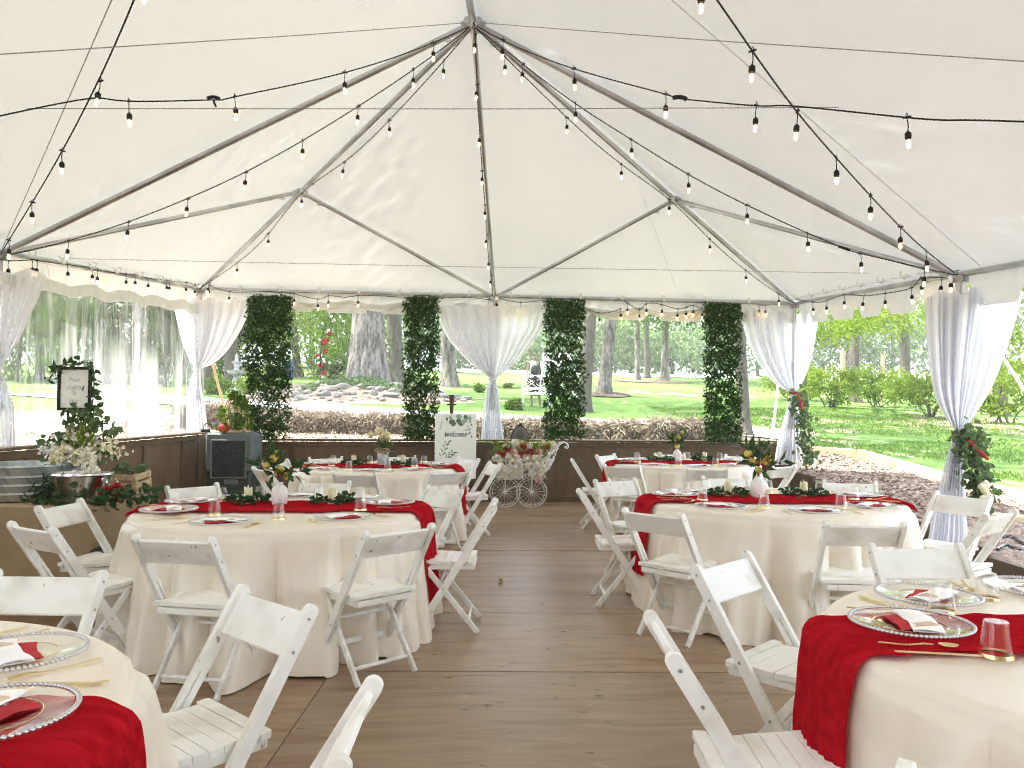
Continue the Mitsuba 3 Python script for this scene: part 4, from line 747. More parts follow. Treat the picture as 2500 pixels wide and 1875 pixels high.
sit = dict(pel=(0, .15, .52), che=(0, .08, .92), nek=(0, .08, 1.10), hed=(0, .10, 1.24), shl=(-.18, .08, 1.04), shr=(.18, .08, 1.04), ell=(-.23, .14, .78), elr=(.23, .14, .78), wrl=(-.12, .38, .66), wrr=(.12, .38, .66), hil=(-.10, .18, .50), hir=(.10, .18, .50), knl=(-.12, .60, .50), knr=(.14, .60, .50), anl=(-.10, .55, .09), anr=(.20, .62, .09), toe=(0, .14, -.05))
person('person with dark curly hair in a black and white outfit sitting on the white bench', (bb[0] + .38, D, bb[2]), 1.52, 0, sit,
       [('top', 'mat_dark', [(((0, .08, .98), .15), ((0, .13, .62), .16)), (((-.17, .08, 1.04), .075), ((-.23, .14, .80), .06)), (((.17, .08, 1.04), .075), ((.23, .14, .80), .06))]), ('skirt', 'mat_stripe', [(((-.05, .17, .53), .17), ((-.08, .52, .53), .11)), (((.05, .17, .53), .17), ((.10, .52, .53), .11))]), ('curls', 'mat_hair', [(((0, .06, 1.28), .14), ((0, .03, 1.20), .13)), (((-.08, .04, 1.2), .09), ((.08, .04, 1.2), .09))])])
walk = {**stand, 'knl': (-.09, .16, .50), 'anl': (-.09, .10, .09), 'knr': (.09, -.04, .50), 'anr': (.09, -.26, .12), 'ell': (-.22, -.10, 1.12), 'wrl': (-.2, .06, .9)}
for i, (px, py, tpy, lab, dr_) in enumerate(((1693, 926, 876, 'person in a green top and black shorts walking on the far lawn', [('top', 'mat_green', [(((0, 0, 1.34), .165), ((0, 0, .98), .15)), (((-.18, 0, 1.40), .08), ((-.24, -.06, 1.16), .06)), (((.18, 0, 1.40), .08), ((.24, -.02, 1.16), .06))]), ('shorts', 'mat_dark', [(((-.09, 0, .92), .12), ((-.09, .08, .66), .10)), (((.09, 0, .92), .12), ((.09, -.02, .66), .10))])]),
                              (1633, 927, 876, 'person in cap and dark shirt half hidden by the far grey trunk', [('shirt', 'mat_dark', [(((0, 0, 1.34), .165), ((0, 0, 1.0), .15)), (((.18, 0, 1.4), .08), ((.24, 0, 1.15), .06))]), ('trousers', 'mat_stripe', [(((-.09, 0, .92), .12), ((-.10, 0, .2), .07)), (((.09, 0, .92), .12), ((.10, 0, .2), .07))]), ('cap', 'mat_dark', [(((0, .0, 1.69), .085), ((0, .08, 1.66), .06))])]))):
    q = ongr(px, py); person(lab, q, at(px, tpy, q[1])[2] - q[2], PI / 2 if i == 0 else -PI / 2, walk if i == 0 else stand, dr_)
# parked car beyond the woman
cp = at(1362, 930, 47.); z = ZG(cp[0], 47.); k = thing('parked_car', 'white car parked beyond the standing woman', 'car'); to = M4(cp[0], 47, z, PI * .46)
side = Polygon([(-2.2, .35), (-2.25, .8), (-2.1, 1.0), (-1.2, 1.08), (-.65, 1.62), (1.2, 1.66), (1.95, 1.15), (2.2, .95), (2.25, .4), (1.75, .3), (-1.8, .3)]).buffer(.06)
for c0 in (-1.35, 1.4): side = side.difference(Point(c0, .33).buffer(.38))
m = extr(side, 1.7, -.85); m.apply_transform(trimesh.transformations.rotation_matrix(PI / 2, [1, 0, 0])); put(k, 'body', m, 'mat_carpaint', to=to)
for s in (-1, 1):
    for poly in ([(-1.05, 1.10), (-.6, 1.53), (.2, 1.56), (.2, 1.10)], [(.28, 1.10), (.28, 1.56), (1.15, 1.56), (1.7, 1.12)]):
        w = extr(Polygon(poly), .02, s * .915 - .01); w.apply_transform(trimesh.transformations.rotation_matrix(PI / 2, [1, 0, 0])); put(k, 'window', w, 'mat_carglass', to=to)
    for c0 in (-1.35, 1.4):
        w = lathe([(.0, -.09), (.2, -.09), (.31, -.1), (.34, -.06), (.34, .06), (.31, .1), (.2, .09), (0, .09)], 24); w.apply_transform(trimesh.transformations.rotation_matrix(PI / 2, [1, 0, 0])); w.apply_translation([c0, s * .80, .34]); put(k, 'wheel', w, 'mat_black', to=to)
# guy poles
for i, (a, b, lab, D0) in enumerate((((519, 888), (545, 985), 'pale leaning pole beside the corner curtain', 13.2), ((1898, 955), (1884, 1075), 'thin pale stake beside the back right curtain', 13.0), ((2440, 860), (2515, 975), 'white slanting pole behind the right side curtain', 9.5))):
    k = tag(num('guy_pole'), lab, 'pole'); P, Q = at(*a, D0), at(*b, D0 + .3); Q2 = P + (Q - P) * 1.6; scene[k] = mikit.ply(tube([P + (P - Q) * .4, (P + Q) / 2, Q2], .022, 10), 'mat_rawwood' if i == 0 else 'mat_white', smooth=40)
# ================================================================ TABLES AND CHAIRS
RT, TH = .925, .768
TABLES = {   # name: (centre, words, place words)
    'ML': ((-1.505, 5.196), 'middle table left of aisle'), 'MR': ((1.904, 5.805), 'middle table right of aisle'),
    'BL': ((-1.514, 8.891), 'far table left of aisle'), 'BR': ((2.121, 9.729), 'far table right of aisle'),
    'NR': ((1.872, 2.239), 'near right table'), 'NL': ((-1.772, 1.593), 'near left table')}
cl_label = {'ML': 'floor length cream tablecloth on the middle table left of the aisle', 'MR': 'floor length cream tablecloth on the middle table right of the aisle', 'BL': 'floor length cream tablecloth on the far left table with the tin of white blooms',
            'BR': 'floor length cream tablecloth on the far right table before the wall', 'NR': 'cream tablecloth filling the lower right corner of the photo', 'NL': 'cream tablecloth on the table cut off by the lower left corner'}
def skirt_r(a, v, seed, th0):
    ph = a * 11 + 1.6 * np.sin(a * 2 + seed) + .9 * np.sin(a * 5 + seed * 3); f = 1.9 * (np.abs(np.sin(ph)) ** .75 - .62) * (.75 + .4 * np.sin(a * 4 + seed)) + .22 * np.sin(a * 31 + seed * 2.1 + 2 * np.sin(a * 3)) + .5 * (meshkit.noise(np.stack([np.cos(a) * 4 + 9, np.sin(a) * 4 + 9, 0 * a + seed], -1)) - .5) * 2
    w = 1 - .88 * np.exp(-(np.sin(a - th0) / .38) ** 2)
    return RT + .010 + v * .04 + np.clip(v, 0, 1) ** .5 * (.112 * w * f * (.6 + .6 * v) + .075 * w)
def tablecloth(seed, th0):
    na = 600; a = np.linspace(0, 2 * PI, na); rows = []
    for r in (1e-3, .2, .4, .6, .75, .86, RT - .035): rows.append(np.stack([r * np.cos(a), r * np.sin(a), TH + .0015 * (meshkit.noise(np.stack([r * np.cos(a) * 6, r * np.sin(a) * 6, 0 * a + seed], -1)) - .5)], -1))
    for t in np.linspace(.15, 1, 6) * PI / 2: rows.append(np.stack([(RT - .03 + .032 * math.sin(t)) * np.cos(a), (RT - .03 + .032 * math.sin(t)) * np.sin(a), TH - .03 + .03 * math.cos(t) + 0 * a], -1))
    for v in np.linspace(.03, 1, 34):
        r = skirt_r(a, v, seed, th0); wr = (meshkit.fbm(np.stack([np.cos(a) * 5, np.sin(a) * 5, 0 * a + v * 5 + seed], -1), 3) - .5) * .02
        z = (TH - .03) * (1 - v) + .004 + .012 * v * (np.sin(a * 13 + 2.2 * np.sin(a * 2 + seed)) > .4) * (np.sin(a * 5) > 0)
        rows.append(np.stack([(r + wr) * np.cos(a), (r + wr) * np.sin(a), z], -1))
    X = np.stack(rows); X[:, -1] = X[:, 0]; return grid(X)
def runner(seed, half=.29, right=.52, left=.5, wob=1.):
    """gauze strip across the table along x, hanging over both rims"""
    t = np.linspace(-1, 1, 100); out = []
    for tt in t:
        yy = half * tt; rim = math.sqrt(RT ** 2 - yy ** 2) + .012
        L = np.concatenate([np.linspace(-rim - left, -rim, 34)[:-1], np.linspace(-rim, rim, 110), np.linspace(rim, rim + right, 34)[1:]]); s = np.abs(L) - rim; h = np.clip(s, 0, None)
        x = np.sign(L) * np.where(s > 0, rim + .008 + .016 * np.clip(h / .12, 0, 1) + .075 * h, np.abs(L)); z = np.where(s > 0, TH + .006 - h, TH + .006)
        near = np.clip(1 - np.abs(s) / .05, 0, 1); z = z - .012 * near ** 2; x = x + np.sign(L) * .0 
        out.append(np.stack([x, yy * (1 - .12 * np.clip(h / .5, 0, 1)) + 0 * x, z], -1))
    X = np.stack(out); n = X.reshape(-1, 3)
    cr = meshkit.fbm(n * [2.2, 26, 2.2] + seed, 3).reshape(X.shape[:2]) - .25; cr2 = meshkit.noise(n * [9, 40, 9] + seed).reshape(X.shape[:2])
    dsp = np.clip(.016 * cr + .006 * cr2 + .009 * meshkit.noise(n * [4, 85, 4] + seed + 3).reshape(X.shape[:2]), 0, 1); hang = np.clip((TH - X[..., 2]) / .03, 0, 1)
    X[..., 2] += dsp * (1 - hang); X[..., 0] += np.sign(X[..., 0]) * dsp * hang * 1.6; e = np.abs(t)[:, None] > .93
    X[..., 1] += np.where(e, .012 * np.sin(X[..., 0] * 19 + seed) + .008 * np.sin(X[..., 0] * 47), 0) * wob; X[..., 1] += .022 * np.sin(X[..., 0] * 1.7 + seed) * wob
    return grid(X)
tag_ = lambda n, l, c, g=None: tag(num(n), l, c, g)
TOP = lathe([(0, .735), (RT - .03, .735), (RT - .02, .74), (RT - .02, .757), (RT - .03, .762), (0, .762)], 48)
D_TOP = mikit.ply(TOP, 'mat_rawwood', smooth=40); D_LEG = [mikit.ply(tube([[sx * .42, sy * .42, .735], [sx * .45, sy * .45, .37], [sx * .48, sy * .48, .0]], .014, 8), 'mat_steelpipe', smooth=40) for sx in (-1, 1) for sy in (-1, 1)]
RUN = {'ML': (.28, .58, .03, .05), 'MR': (.27, .05, .52, .0), 'BL': (.27, .52, .10, 0), 'BR': (.27, .1, .46, 0), 'NR': (.205, .3, .62, .075), 'NL': (.22, .42, .3, -.05)}
for i, (tn, ((cx, cy), words)) in enumerate(TABLES.items()):
    k = tag_('round_table', f'round folding table hidden under cream cloth, the {words}', 'table', 'round tables'); to = M4(cx, cy)
    put(k, 'tabletop', D_TOP, None, to=to); [put(k, 'leg', d, None, to=to) for d in D_LEG]
    k = tag_('tablecloth', cl_label[tn], 'tablecloth', 'cream tablecloths on the round tables'); scene[k] = {**mikit.ply(tablecloth(i + 1, 0.), 'mat_cloth', smooth=50), 'to_world': to}
    hf, rg, lf, dy = RUN[tn]
    k = tag_('table_runner', f'crinkled red gauze runner lying across the {words}', 'table runner', 'red table runners'); scene[k] = {**mikit.ply(runner(i * 3.7, hf, rg, lf), 'mat_red', smooth=60), 'to_world': M4(cx, cy + dy)}

# ---------------------------------------------------------------- folding chair, sitter faces +y
def chair_proto(fine=True):
    P = Proto(); HT = .81; nf, nt = np.array([.25, 0.]), np.array([-.257, HT])
    lin = lambda z: nf[0] + (nt[0] - nf[0]) * z / HT
    sx = .207; c = .004
    for s in (-1, 1):
        a, b = (s * sx, lin(.0), .0), (s * sx, lin(HT - .012), HT - .012); m = board(a, b, .024, .046, c, (1, 0, 0)) if False else None
        d = np.array([0, nt[0] - nf[0], HT]); L = np.linalg.norm(d); d /= L; e = np.array([0, d[2], -d[1]])
        prof = unary_union([Polygon([(-.023, 0.004), (.023, 0.004), (.023, L - .018), (-.023, L - .018)]), Point(0, L - .018).buffer(.023)]).buffer(-.004).buffer(.004)
        slot = LineString([(0.004, L * .36), (0.004, L * .68)]).buffer(.0045)
        st = man(extr(prof, .024)); 
        if fine: st = st - man(extr(slot, .012, .013 if s < 0 else -.001))
        v = np.asarray(unman(st).vertices); f = unman(st).faces
        w = np.array([s * sx - .012, 0, 0]) + v[:, 2:3] * [1., 0, 0] + v[:, 0:1] * e + v[:, 1:2] * d + np.array([0, nf[0], 0])
        P.add('stile', tm(w, f[:, ::-1] if np.dot(np.cross([1, 0, 0], [1, 0, 0]), e) > 0 else f), 'mat_chair', 30)
    # backrest board
    z0, z1 = HT - .145, HT - .022; a, b = np.array([0, lin(z0) - .002, z0]), np.array([0, lin(z1) - .002, z1])
    P.add('backrest', board(a, b, .39, .019, .005, (0, 1, 0)) if False else orient(cbox(.388, .019, float(np.linalg.norm(b - a)), .005), a, b, (0, 1, 0)), 'mat_chair', 30)
    # seat: slats across, narrower where the stiles pass
    out = Polygon([(-.192, .225), (.192, .225), (.196, .16), (.190, .05), (.178, .0), (.178, -.075), (.200, -.085), (.200, -.118), (.192, -.125), (-.192, -.125), (-.200, -.118), (-.200, -.085), (-.178, -.075), (-.178, .0), (-.190, .05), (-.196, .16)])
    ys = np.linspace(-.13, .226, 8 if fine else 2)
    for y0, y1 in zip(ys[:-1], ys[1:]):
        g = out.intersection(Polygon([(-.3, y0 + .0012), (.3, y0 + .0012), (.3, y1 - .0012), (-.3, y1 - .0012)]))
        m = extr(g, .020, .435 + .0006 * math.sin(y0 * 900)); v = np.asarray(m.vertices); v[:, 2] += -.012 * np.cos(np.clip((v[:, 1] - .03) / .2, -1, 1) * PI / 2) + .012 + .018 * np.clip(v[:, 1] - .03, -.2, .2); P.add('seat_slat' if fine else 'seat', tm(v, m.faces), 'mat_chair', 30)
    for s in (-1, 1): P.add('seat_rail', cbox(.020, .33, .034, .004, (s * .168, .05, .418)), 'mat_chair')
    P.add('seat_apron', cbox(.345, .018, .032, .003, (0, -.116, .416)), 'mat_chair')
    # crossing legs
    for s in (-1, 1): P.add('leg', board([s * .176, .205, .432], [s * .176, -.147, .0], .020, .036, .004, (1, 0, 0)) if False else orient(cbox(.036, .020, float(np.hypot(.352, .432)), .004), [s * .183 if False else s * .178, .205, .434], [s * .178, -.147, .002], (1, 0, 0)), 'mat_chair')
    P.add('stretcher', tube([[-.178, -.085, .078], [0, -.085, .078], [.178, -.085, .078]], .011, 8), 'mat_chair', 40)
    P.add('stretcher', cbox(.39, .018, .030, .004, (0, lin(.150), .150)), 'mat_chair'); P.add('stretcher', tube([[-.178, .10, .305], [0, .10, .305], [.178, .10, .305]], .010, 8), 'mat_chair', 40)
    if fine:
        for s in (-1, 1):
            for (y, z, xx) in ((.192, .414, .190), (lin(.285), .285, .2205), (lin(.775) - .0, .775, .2205), (lin(.685), .685, .2205)):
                m = trimesh.creation.cylinder(.0048, .004, sections=12); m.apply_transform(trimesh.transformations.rotation_matrix(PI / 2, [0, 1, 0])); m.apply_translation([s * xx, y, z]); P.add('bolt', m, 'mat_bolt')
    return P
FINE, COARSE = chair_proto(True), chair_proto(False)
def place_chair(label, m, f, fine, top=True):
    f = np.asarray(f, float) / np.linalg.norm(f); c = np.asarray(m, float)[:2] + (.257 * f if top else 0)
    k = thing('folding_chair', label, 'folding chair', 'white wooden folding chairs'); (FINE if fine else COARSE).place(k, M4(c[0], c[1], 0, math.atan2(f[1], f[0]) - PI / 2))
def from_tops(label, a, b, tn, fine=True):
    A_, B_ = atz(*a, .81)[:2], atz(*b, .81)[:2]; m = (A_ + B_) / 2; d = B_ - A_; f = np.array([-d[1], d[0]]); t = np.array(TABLES[tn][0]) - m
    place_chair(label, m, f if f @ t > 0 else -f, fine)
w = 'white folding chair '

for lab, a, b, tn in ((w + 'seen from behind at the front left of the middle left table', (325, 1307), (517, 1315), 'ML'), (w + 'with its back to us before the middle left table\'s hanging runner', (903, 1299), (1050, 1281), 'ML'),
        (w + 'at the far aisle corner of the middle left table', (1049, 1186), (1127, 1196), 'ML'), (w + 'behind the middle left table, right of its lemon vase', (741, 1173), (853, 1175), 'ML'),
        (w + 'behind the middle left table, below the air cooler', (407, 1188), (527, 1179), 'ML'), (w + 'with its bright back against the burlap covered table', (95, 1236), (188, 1219), 'ML'), (w + 'standing sideways left of the middle left table, nearest the burlap', (45, 1279), (102, 1288), 'ML'),
        (w + 'cut by the left edge behind the near left table', (4, 1392), (244, 1395), 'NL'), (w + 'with worn seat slats in the left foreground', (602, 1432), (758, 1478), 'NL'),
        (w + 'facing the camera behind the near right table', (2129, 1328), (2335, 1328), 'NR'), (w + 'with a pale lit backrest at the near right table', (1689, 1381), (1822, 1347), 'NR'),
        (w + 'standing furthest right beside the gravel', (2409, 1258), (2481, 1245), 'MR'), (w + 'seen from behind at the aisle corner of the middle right table', (1531, 1242), (1655, 1256), 'MR'),
        (w + 'with its back to us at the front of the middle right table', (2027, 1274), (2199, 1277), 'MR'), (w + 'with a bright backrest at the middle right table\'s far aisle corner', (1466, 1171), (1534, 1168), 'MR'),
        (w + 'behind the middle right table, left of its vase', (1718, 1163), (1820, 1163), 'MR'), (w + 'behind the middle right table against the mulch', (2019, 1173), (2131, 1176), 'MR'), (w + 'in front of the right side curtain', (2310, 1202), (2396, 1211), 'MR')):
    from_tops(lab, a, b, tn)
for lab, c, f in ((w + 'seen side on in the aisle at the middle left table', (-.36, 5.24), (-1, 0)), (w + 'seen side on in the aisle at the middle right table', (.77, 5.92), (1, 0)),
                  (w + 'cut off by the bottom edge left of the aisle', (-.56, 1.62), (-1, -.03)), (w + 'in the right foreground, its seat cut by the bottom edge', (.67, 2.22), (1, -.03)), (w + 'showing only a top corner at the bottom right edge', (1.02, 1.45), (.68, .73))):
    place_chair(lab, c, f, True, False)
for tn, L in (('BL', ((-90, 'at the front of the far left table with its back to us'), (-50, 'at the far left table\'s near aisle corner, back to us'), (8, 'at the aisle side of the far left table, seen side on'), (45, 'between the far left table and the welcome sign'), (88, 'behind the far left table right of its tin of blooms'), (129, 'behind the far left table below the first ivy screen'), (163, 'left of the far left table behind the lemon sprigs'), (216, 'before the air cooler, near left of the far left table'))),
              ('BR', ((186, 'at the aisle side of the far right table, seen side on'), (130, 'at the far right table\'s far aisle corner'), (229, 'at the far right table\'s near aisle corner with its back to us'), (86, 'behind the far right table left of its vase'), (44, 'behind the far right table near the wall end'), (-92, 'at the front of the far right table with its back to us'), (-46, 'near right of the far right table beside the lemon vase'), (-8, 'right of the far right table against the mulch')))):
    c = np.array(TABLES[tn][0])
    for a, lab in L:
        d = np.array([math.cos(math.radians(a)), math.sin(math.radians(a))]); rt = 1.36 + .04 * math.sin(a * 7); th = math.radians(a + 9 * math.sin(a * 3.3)); 
        place_chair(w + lab, c + d * rt, -np.array([math.cos(th), math.sin(th)]), tn == 'BL' and False)
# ================================================================ PLACE SETTINGS
CH = Proto(); R0 = .168
CH.add('plate', lathe([(0, .004), (.095, .004), (.105, .006), (.150, .013), (.160, .0145), (.160, .012), (.150, .0105), (.105, .0035), (.095, .0015), (0, .0015)], 48), 'mat_glass', 50)
bd = trimesh.creation.icosphere(subdivisions=1, radius=.0062); CH.add('beaded_rim', cat(*[tm(np.asarray(bd.vertices) + [R0 * math.cos(a), R0 * math.sin(a), .0145], bd.faces) for a in np.arange(84) * 2 * PI / 84]), 'mat_beadsilver', True)
CH.add('gold_ring', lathe([(.1005, .0075), (.102, .0088), (.1035, .0080), (.103, .0068), (.1005, .0068)], 48), 'mat_gold', 40)
def folded(Lx, Ly, seed, fold=.25, amp=.004):
    u, v = np.meshgrid(np.linspace(-1, 1, 26), np.linspace(-1, 1, 12), indexing='ij'); x = u * Lx / 2; y = v * Ly / 2 + fold * Ly * (1 - u ** 2) * .3
    z = .004 + amp * (1.1 - v ** 2) * (1 + .6 * np.sin(u * 3 + seed)) + .002 * np.sin(u * 7 + v * 2 + seed); top = np.stack([x, y, z], -1)
    return cat(grid(top), grid((top * [1, 1, 0] + [0, 0, .0005])[:, ::-1]))
D_RED = mikit.ply(folded(.165, .115, 1), 'mat_rednapkin', smooth=True); D_WHT = mikit.ply(folded(.235, .085, 2, .4, .006), 'mat_napkin', smooth=True)
D_LACE = mikit.ply(tm(np.asarray(folded(.03, .066, 2, .3, .0065).vertices) + [.06, .006, .0012], folded(.03, .066, 2, .3, .0065).faces), 'mat_lace', smooth=True)
CUP = Proto(); CUP.add('cup', lathe([(.028, .0925), (.0285, .0945), (0, .0945), (0, .092), (.027, .092), (.0395, .0015), (.0410, 0), (.0415, .0015), (.030, .0915), (.028, .0925)], 32), 'mat_clear', 40); CUP.add('gold_band', lathe([(.0416, .002), (.0399, .012), (.0404, .012), (.0421, .002)], 32), 'mat_gold', 40)
def flat(poly, bow, th=.0022):
    m = extr(poly, th); m = m.subdivide().subdivide(); v = np.asarray(m.vertices); v[:, 2] += bow(v[:, 0], v[:, 1]); return tm(v, m.faces)
stem = LineString([(-.10, 0), (.035, 0)]).buffer(.0035).union(LineString([(-.10, 0), (-.05, 0)]).buffer(.0052))
FORK = flat(unary_union([stem, Polygon([(.03, -.003), (.055, -.011), (.075, -.011), (.075, .011), (.055, .011), (.03, .003)])] + [LineString([(.07, y), (.108, y * .95)]).buffer(.0018) for y in (-.009, -.003, .003, .009)]), lambda x, y: .003 + .010 * np.clip((x - .03) / .08, 0, 1) * np.clip((.12 - x) / .05, 0, 1) + .004 * np.exp(-((x + .1) / .04) ** 2))
SPOON = flat(unary_union([stem, affinity.scale(Point(.078, 0).buffer(.026), 1, .68)]), lambda x, y: .003 + .006 * np.exp(-((x - .02) / .03) ** 2) + .005 * np.clip(((x - .078) / .026) ** 2 + (y / .018) ** 2, 0, 1) * (x > .05) + .004 * np.exp(-((x + .1) / .04) ** 2))
KNIFE = flat(unary_union([LineString([(-.11, 0), (0, 0)]).buffer(.0052), Polygon([(0, -.005), (.09, -.008), (.115, -.002), (.118, .006), (0, .006)])]), lambda x, y: .002 + 0 * x)
D_FORK, D_SPOON, D_KNIFE = (mikit.ply(m, 'mat_gold', smooth=40) for m in (FORK, SPOON, KNIFE))
def setting(tn, ang, where, fork=True, cup=True, dr=0., cut=True):
    (cx, cy), words = TABLES[tn]; a = math.radians(ang); rr = .69 + dr; pos = lambda r, da: (cx + r * math.cos(a + math.radians(da)), cy + r * math.sin(a + math.radians(da))); q = pos(rr, 0)
    hf, dy_ = RUN[tn][0], RUN[tn][3]; on_run = lambda c, m=.0: abs(c[1] - cy - dy_) < hf + m; lift = .022 if on_run(q, .13) else .003; z = TH + lift; rs = np.random.default_rng(int(cx * 100 + ang * 7) % 9999 + 9999); at_ = f'at the {where}, {words}'
    g = lambda s: f'{s} laid on the tables'
    CH.place(thing('charger_plate', f'clear charger plate, beaded silver rim, {at_}', 'plate', g('charger plates')), M4(*q, z))
    t = a + PI / 2 + rs.normal() * .25
    k = tag(num('red_napkin'), f'red napkin under the white one {at_}', 'napkin', g('red napkins')); scene[k] = {**D_RED, 'to_world': M4(q[0], q[1], z + .006, t + .5 * rs.normal())}
    k = thing('white_napkin', f'white napkin with a lace band {at_}', 'napkin', g('white napkins')); to = M4(q[0] - .02 * math.cos(a), q[1] - .02 * math.sin(a), z + .0135, t); put(k, 'cloth', D_WHT, None, to=to); put(k, 'lace_band', D_LACE, None, to=to)
    if cup: c = pos(.57 + .04 * rs.normal(), 25 + 2 * rs.normal()); CUP.place(thing('tumbler', f'upturned gold rimmed tumbler {at_}', 'cup', g('upturned tumblers')), M4(*c, TH + (.019 if on_run(c, .03) else .002)))
    if not cut: return
    for name, D, da, r, on in (('fork', D_FORK, -17, .75, fork), ('spoon', D_SPOON, 17, .76, True), ('knife', D_KNIFE, 20, .745, True)):
        if not on: continue
        c = pos(r, da + rs.normal() * 1.2); k = tag(num(name), f'gold {name} {at_}', name, g(f'gold {name}s')); scene[k] = {**D, 'to_world': M4(*c, TH + (.021 if on_run(c, .08) else .002), a + PI + rs.normal() * .16)}
def seats(tn, L):
    c = np.array(TABLES[tn][0])
    for (px, py), where in L:
        d = atz(px, py, TH + .01)[:2] - c; setting(tn, math.degrees(math.atan2(d[1], d[0])), where)
for tn, A_ in (('ML', (-104, -43, 10, 54, 97, 135, 166, 205)), ('MR', (-84, -36, 8, 50, 96, 136, 173, 224)), ('BL', (-88, -43, 2, 44, 88, 131, 172, 222)), ('BR', (-86, -44, 4, 47, 90, 134, 174, 228))):
    for a, where in zip(A_, ('front seat', 'front right seat', 'right seat', 'back right seat', 'back seat', 'back left seat', 'left seat', 'front left seat')): setting(tn, a, where)
seats('NR', (((2223, 1447), 'back left seat'), ((2253, 1540), 'aisle seat'), ((2478, 1417), 'back seat'))); seats('NL', (((120, 1580), 'aisle corner seat'), ((2, 1771), 'aisle seat')))
setting('NR', 228, 'front left seat')

# ================================================================ TABLE DECORATIONS
def wreath(label, x, y, seed):
    r = np.random.default_rng(seed); k = thing('candle_wreath', label, 'greenery ring', 'eucalyptus rings on the runners'); n = 60; a = r.random(n) * 2 * PI; rr = .085 + .03 * r.normal(size=n) * .6; z = TH + .025
    P = np.stack([x + rr * 1.25 * np.cos(a), y + rr * np.sin(a), z + .035 * r.random(n)], 1); d = np.stack([np.cos(a) + .5 * r.normal(size=n), np.sin(a) + .5 * r.normal(size=n), .35 + .5 * r.normal(size=n)], 1)
    put(k, 'leaves', leaves(P, .055, r, .36, 0, dirs=d, rnd=True, face=np.tile([0, 0, 1.], (n, 1))), 'mat_eucadark', smooth=40, kind='stuff')
    put(k, 'berries', cat(*[blob(.006, (x + .11 * math.cos(t), y + .09 * math.sin(t), z + .02 + .03 * r.random()), 1, 0) for t in r.random(16) * 2 * PI]), 'mat_petalcream', smooth=True, kind='stuff')
    put(k, 'twig_ring', tube(curve([[x + .10 * math.cos(t), y + .085 * math.sin(t), z + .012] for t in np.linspace(0, 2 * PI, 9)], 30), .005, 6), 'mat_barkdark')
    k = thing('candle', label.replace('ring of eucalyptus and berries', 'ivory candle ringed with leaves'), 'candle', 'ivory candles on the runners')
    v = lathe([(0, 0), (.027, 0), (.0275, .004), (.0275, .098), (.026, .105), (.021, .100), (.008, .097), (0, .097)], 24, (x, y, TH + .016)); vv = np.asarray(v.vertices); vv[:, 2] += .007 * np.sin(np.arctan2(vv[:, 1] - y, vv[:, 0] - x) * 2 + seed) * (vv[:, 2] > TH + .1)
    put(k, 'wax', tm(vv, v.faces), 'mat_candle', smooth=40); put(k, 'flame_tip', lathe([(0, 0), (.005, .004), (.0055, .012), (.001, .030)], 10, (x, y, TH + .112)), 'mat_candle', smooth=True)
for tn, dx, dy in (('ML', .285, .16), ('MR', .285, .10), ('BL', .28, .06), ('BR', .28, .06)):
    (cx, cy), words = TABLES[tn]
    for s in (-1, 1): wreath(f'ring of eucalyptus and berries {"left" if s < 0 else "right"} of the vase on the {words}', cx + s * dx, cy + dy, int(50 + cx * 10 + s))
def vase(label, x, y, seed, h=.15, r0=.055, flower='lemon sprigs'):
    r = np.random.default_rng(seed); k = thing('vase', label, 'vase', 'fluted white vases'); n = 72
    prof = np.array([(.0, 0), (.8, 0), (.92, .06), (1, .3), (1, .55), (.90, .72), (.62, .83), (.42, .88), (.38, .94), (.42, 1.0), (.34, 1.0), (.30, .93)]) * [r0, h]
    m = lathe(prof, n); v = np.asarray(m.vertices); a = np.arctan2(v[:, 1], v[:, 0]); rr = np.hypot(v[:, 0], v[:, 1]); f = 1 - .12 * np.abs(np.cos(a * 10)) ** 3 * np.clip(rr / r0 * 1.6 - .7, 0, 1); v[:, :2] *= f[:, None]; put(k, 'body', tm(v + [x, y, TH + .016], m.faces), 'mat_ceramic', smooth=40)
    k = thing('lemon_sprigs', label.replace('fluted white vase', 'leafy lemon sprigs'), 'branches', 'lemon sprigs in the vases'); o = np.array([x, y, TH + .016 + h * .93]); tips = []
    for j in range(6):
        d = np.array([r.normal() * .55, r.normal() * .4, 1.0]); d /= np.linalg.norm(d); L = .13 + .10 * r.random(); e = o + d * L; mid = o + d * L * .5 + [0, 0, .02]; c = curve([o - [0, 0, .05], o + [0, 0, .01], mid, e], 14); put(k, 'stem', tube(c, np.linspace(.0035, .0015, 14), 6), 'mat_wood', smooth=40); tips += [c[7], c[9], c[11], c[13]]
    tips = np.array(tips); d = tips - o; put(k, 'leaves', leaves(np.vstack([tips, tips]), .10, r, .38, .1, dirs=np.vstack([d, d]) / .2 + r.normal(size=(48, 3)) * .5), 'mat_eucadark', smooth=False, kind='stuff')
    for j in range(7): q = tips[r.integers(0, len(tips))] + r.normal(size=3) * .02; put(k, 'lemon', blob(.024, q, 2, .04, 2, j, (1, 1, 1.12)), 'mat_lemon', smooth=True)
vase('fluted white vase in the middle of the table left of the aisle', -1.56, 5.30, 3); vase('fluted white vase in the middle of the table right of the aisle', 1.83, 5.85, 4, .155, .057); vase('fluted white vase on the far right table', 2.06, 9.80, 6, .15, .054)
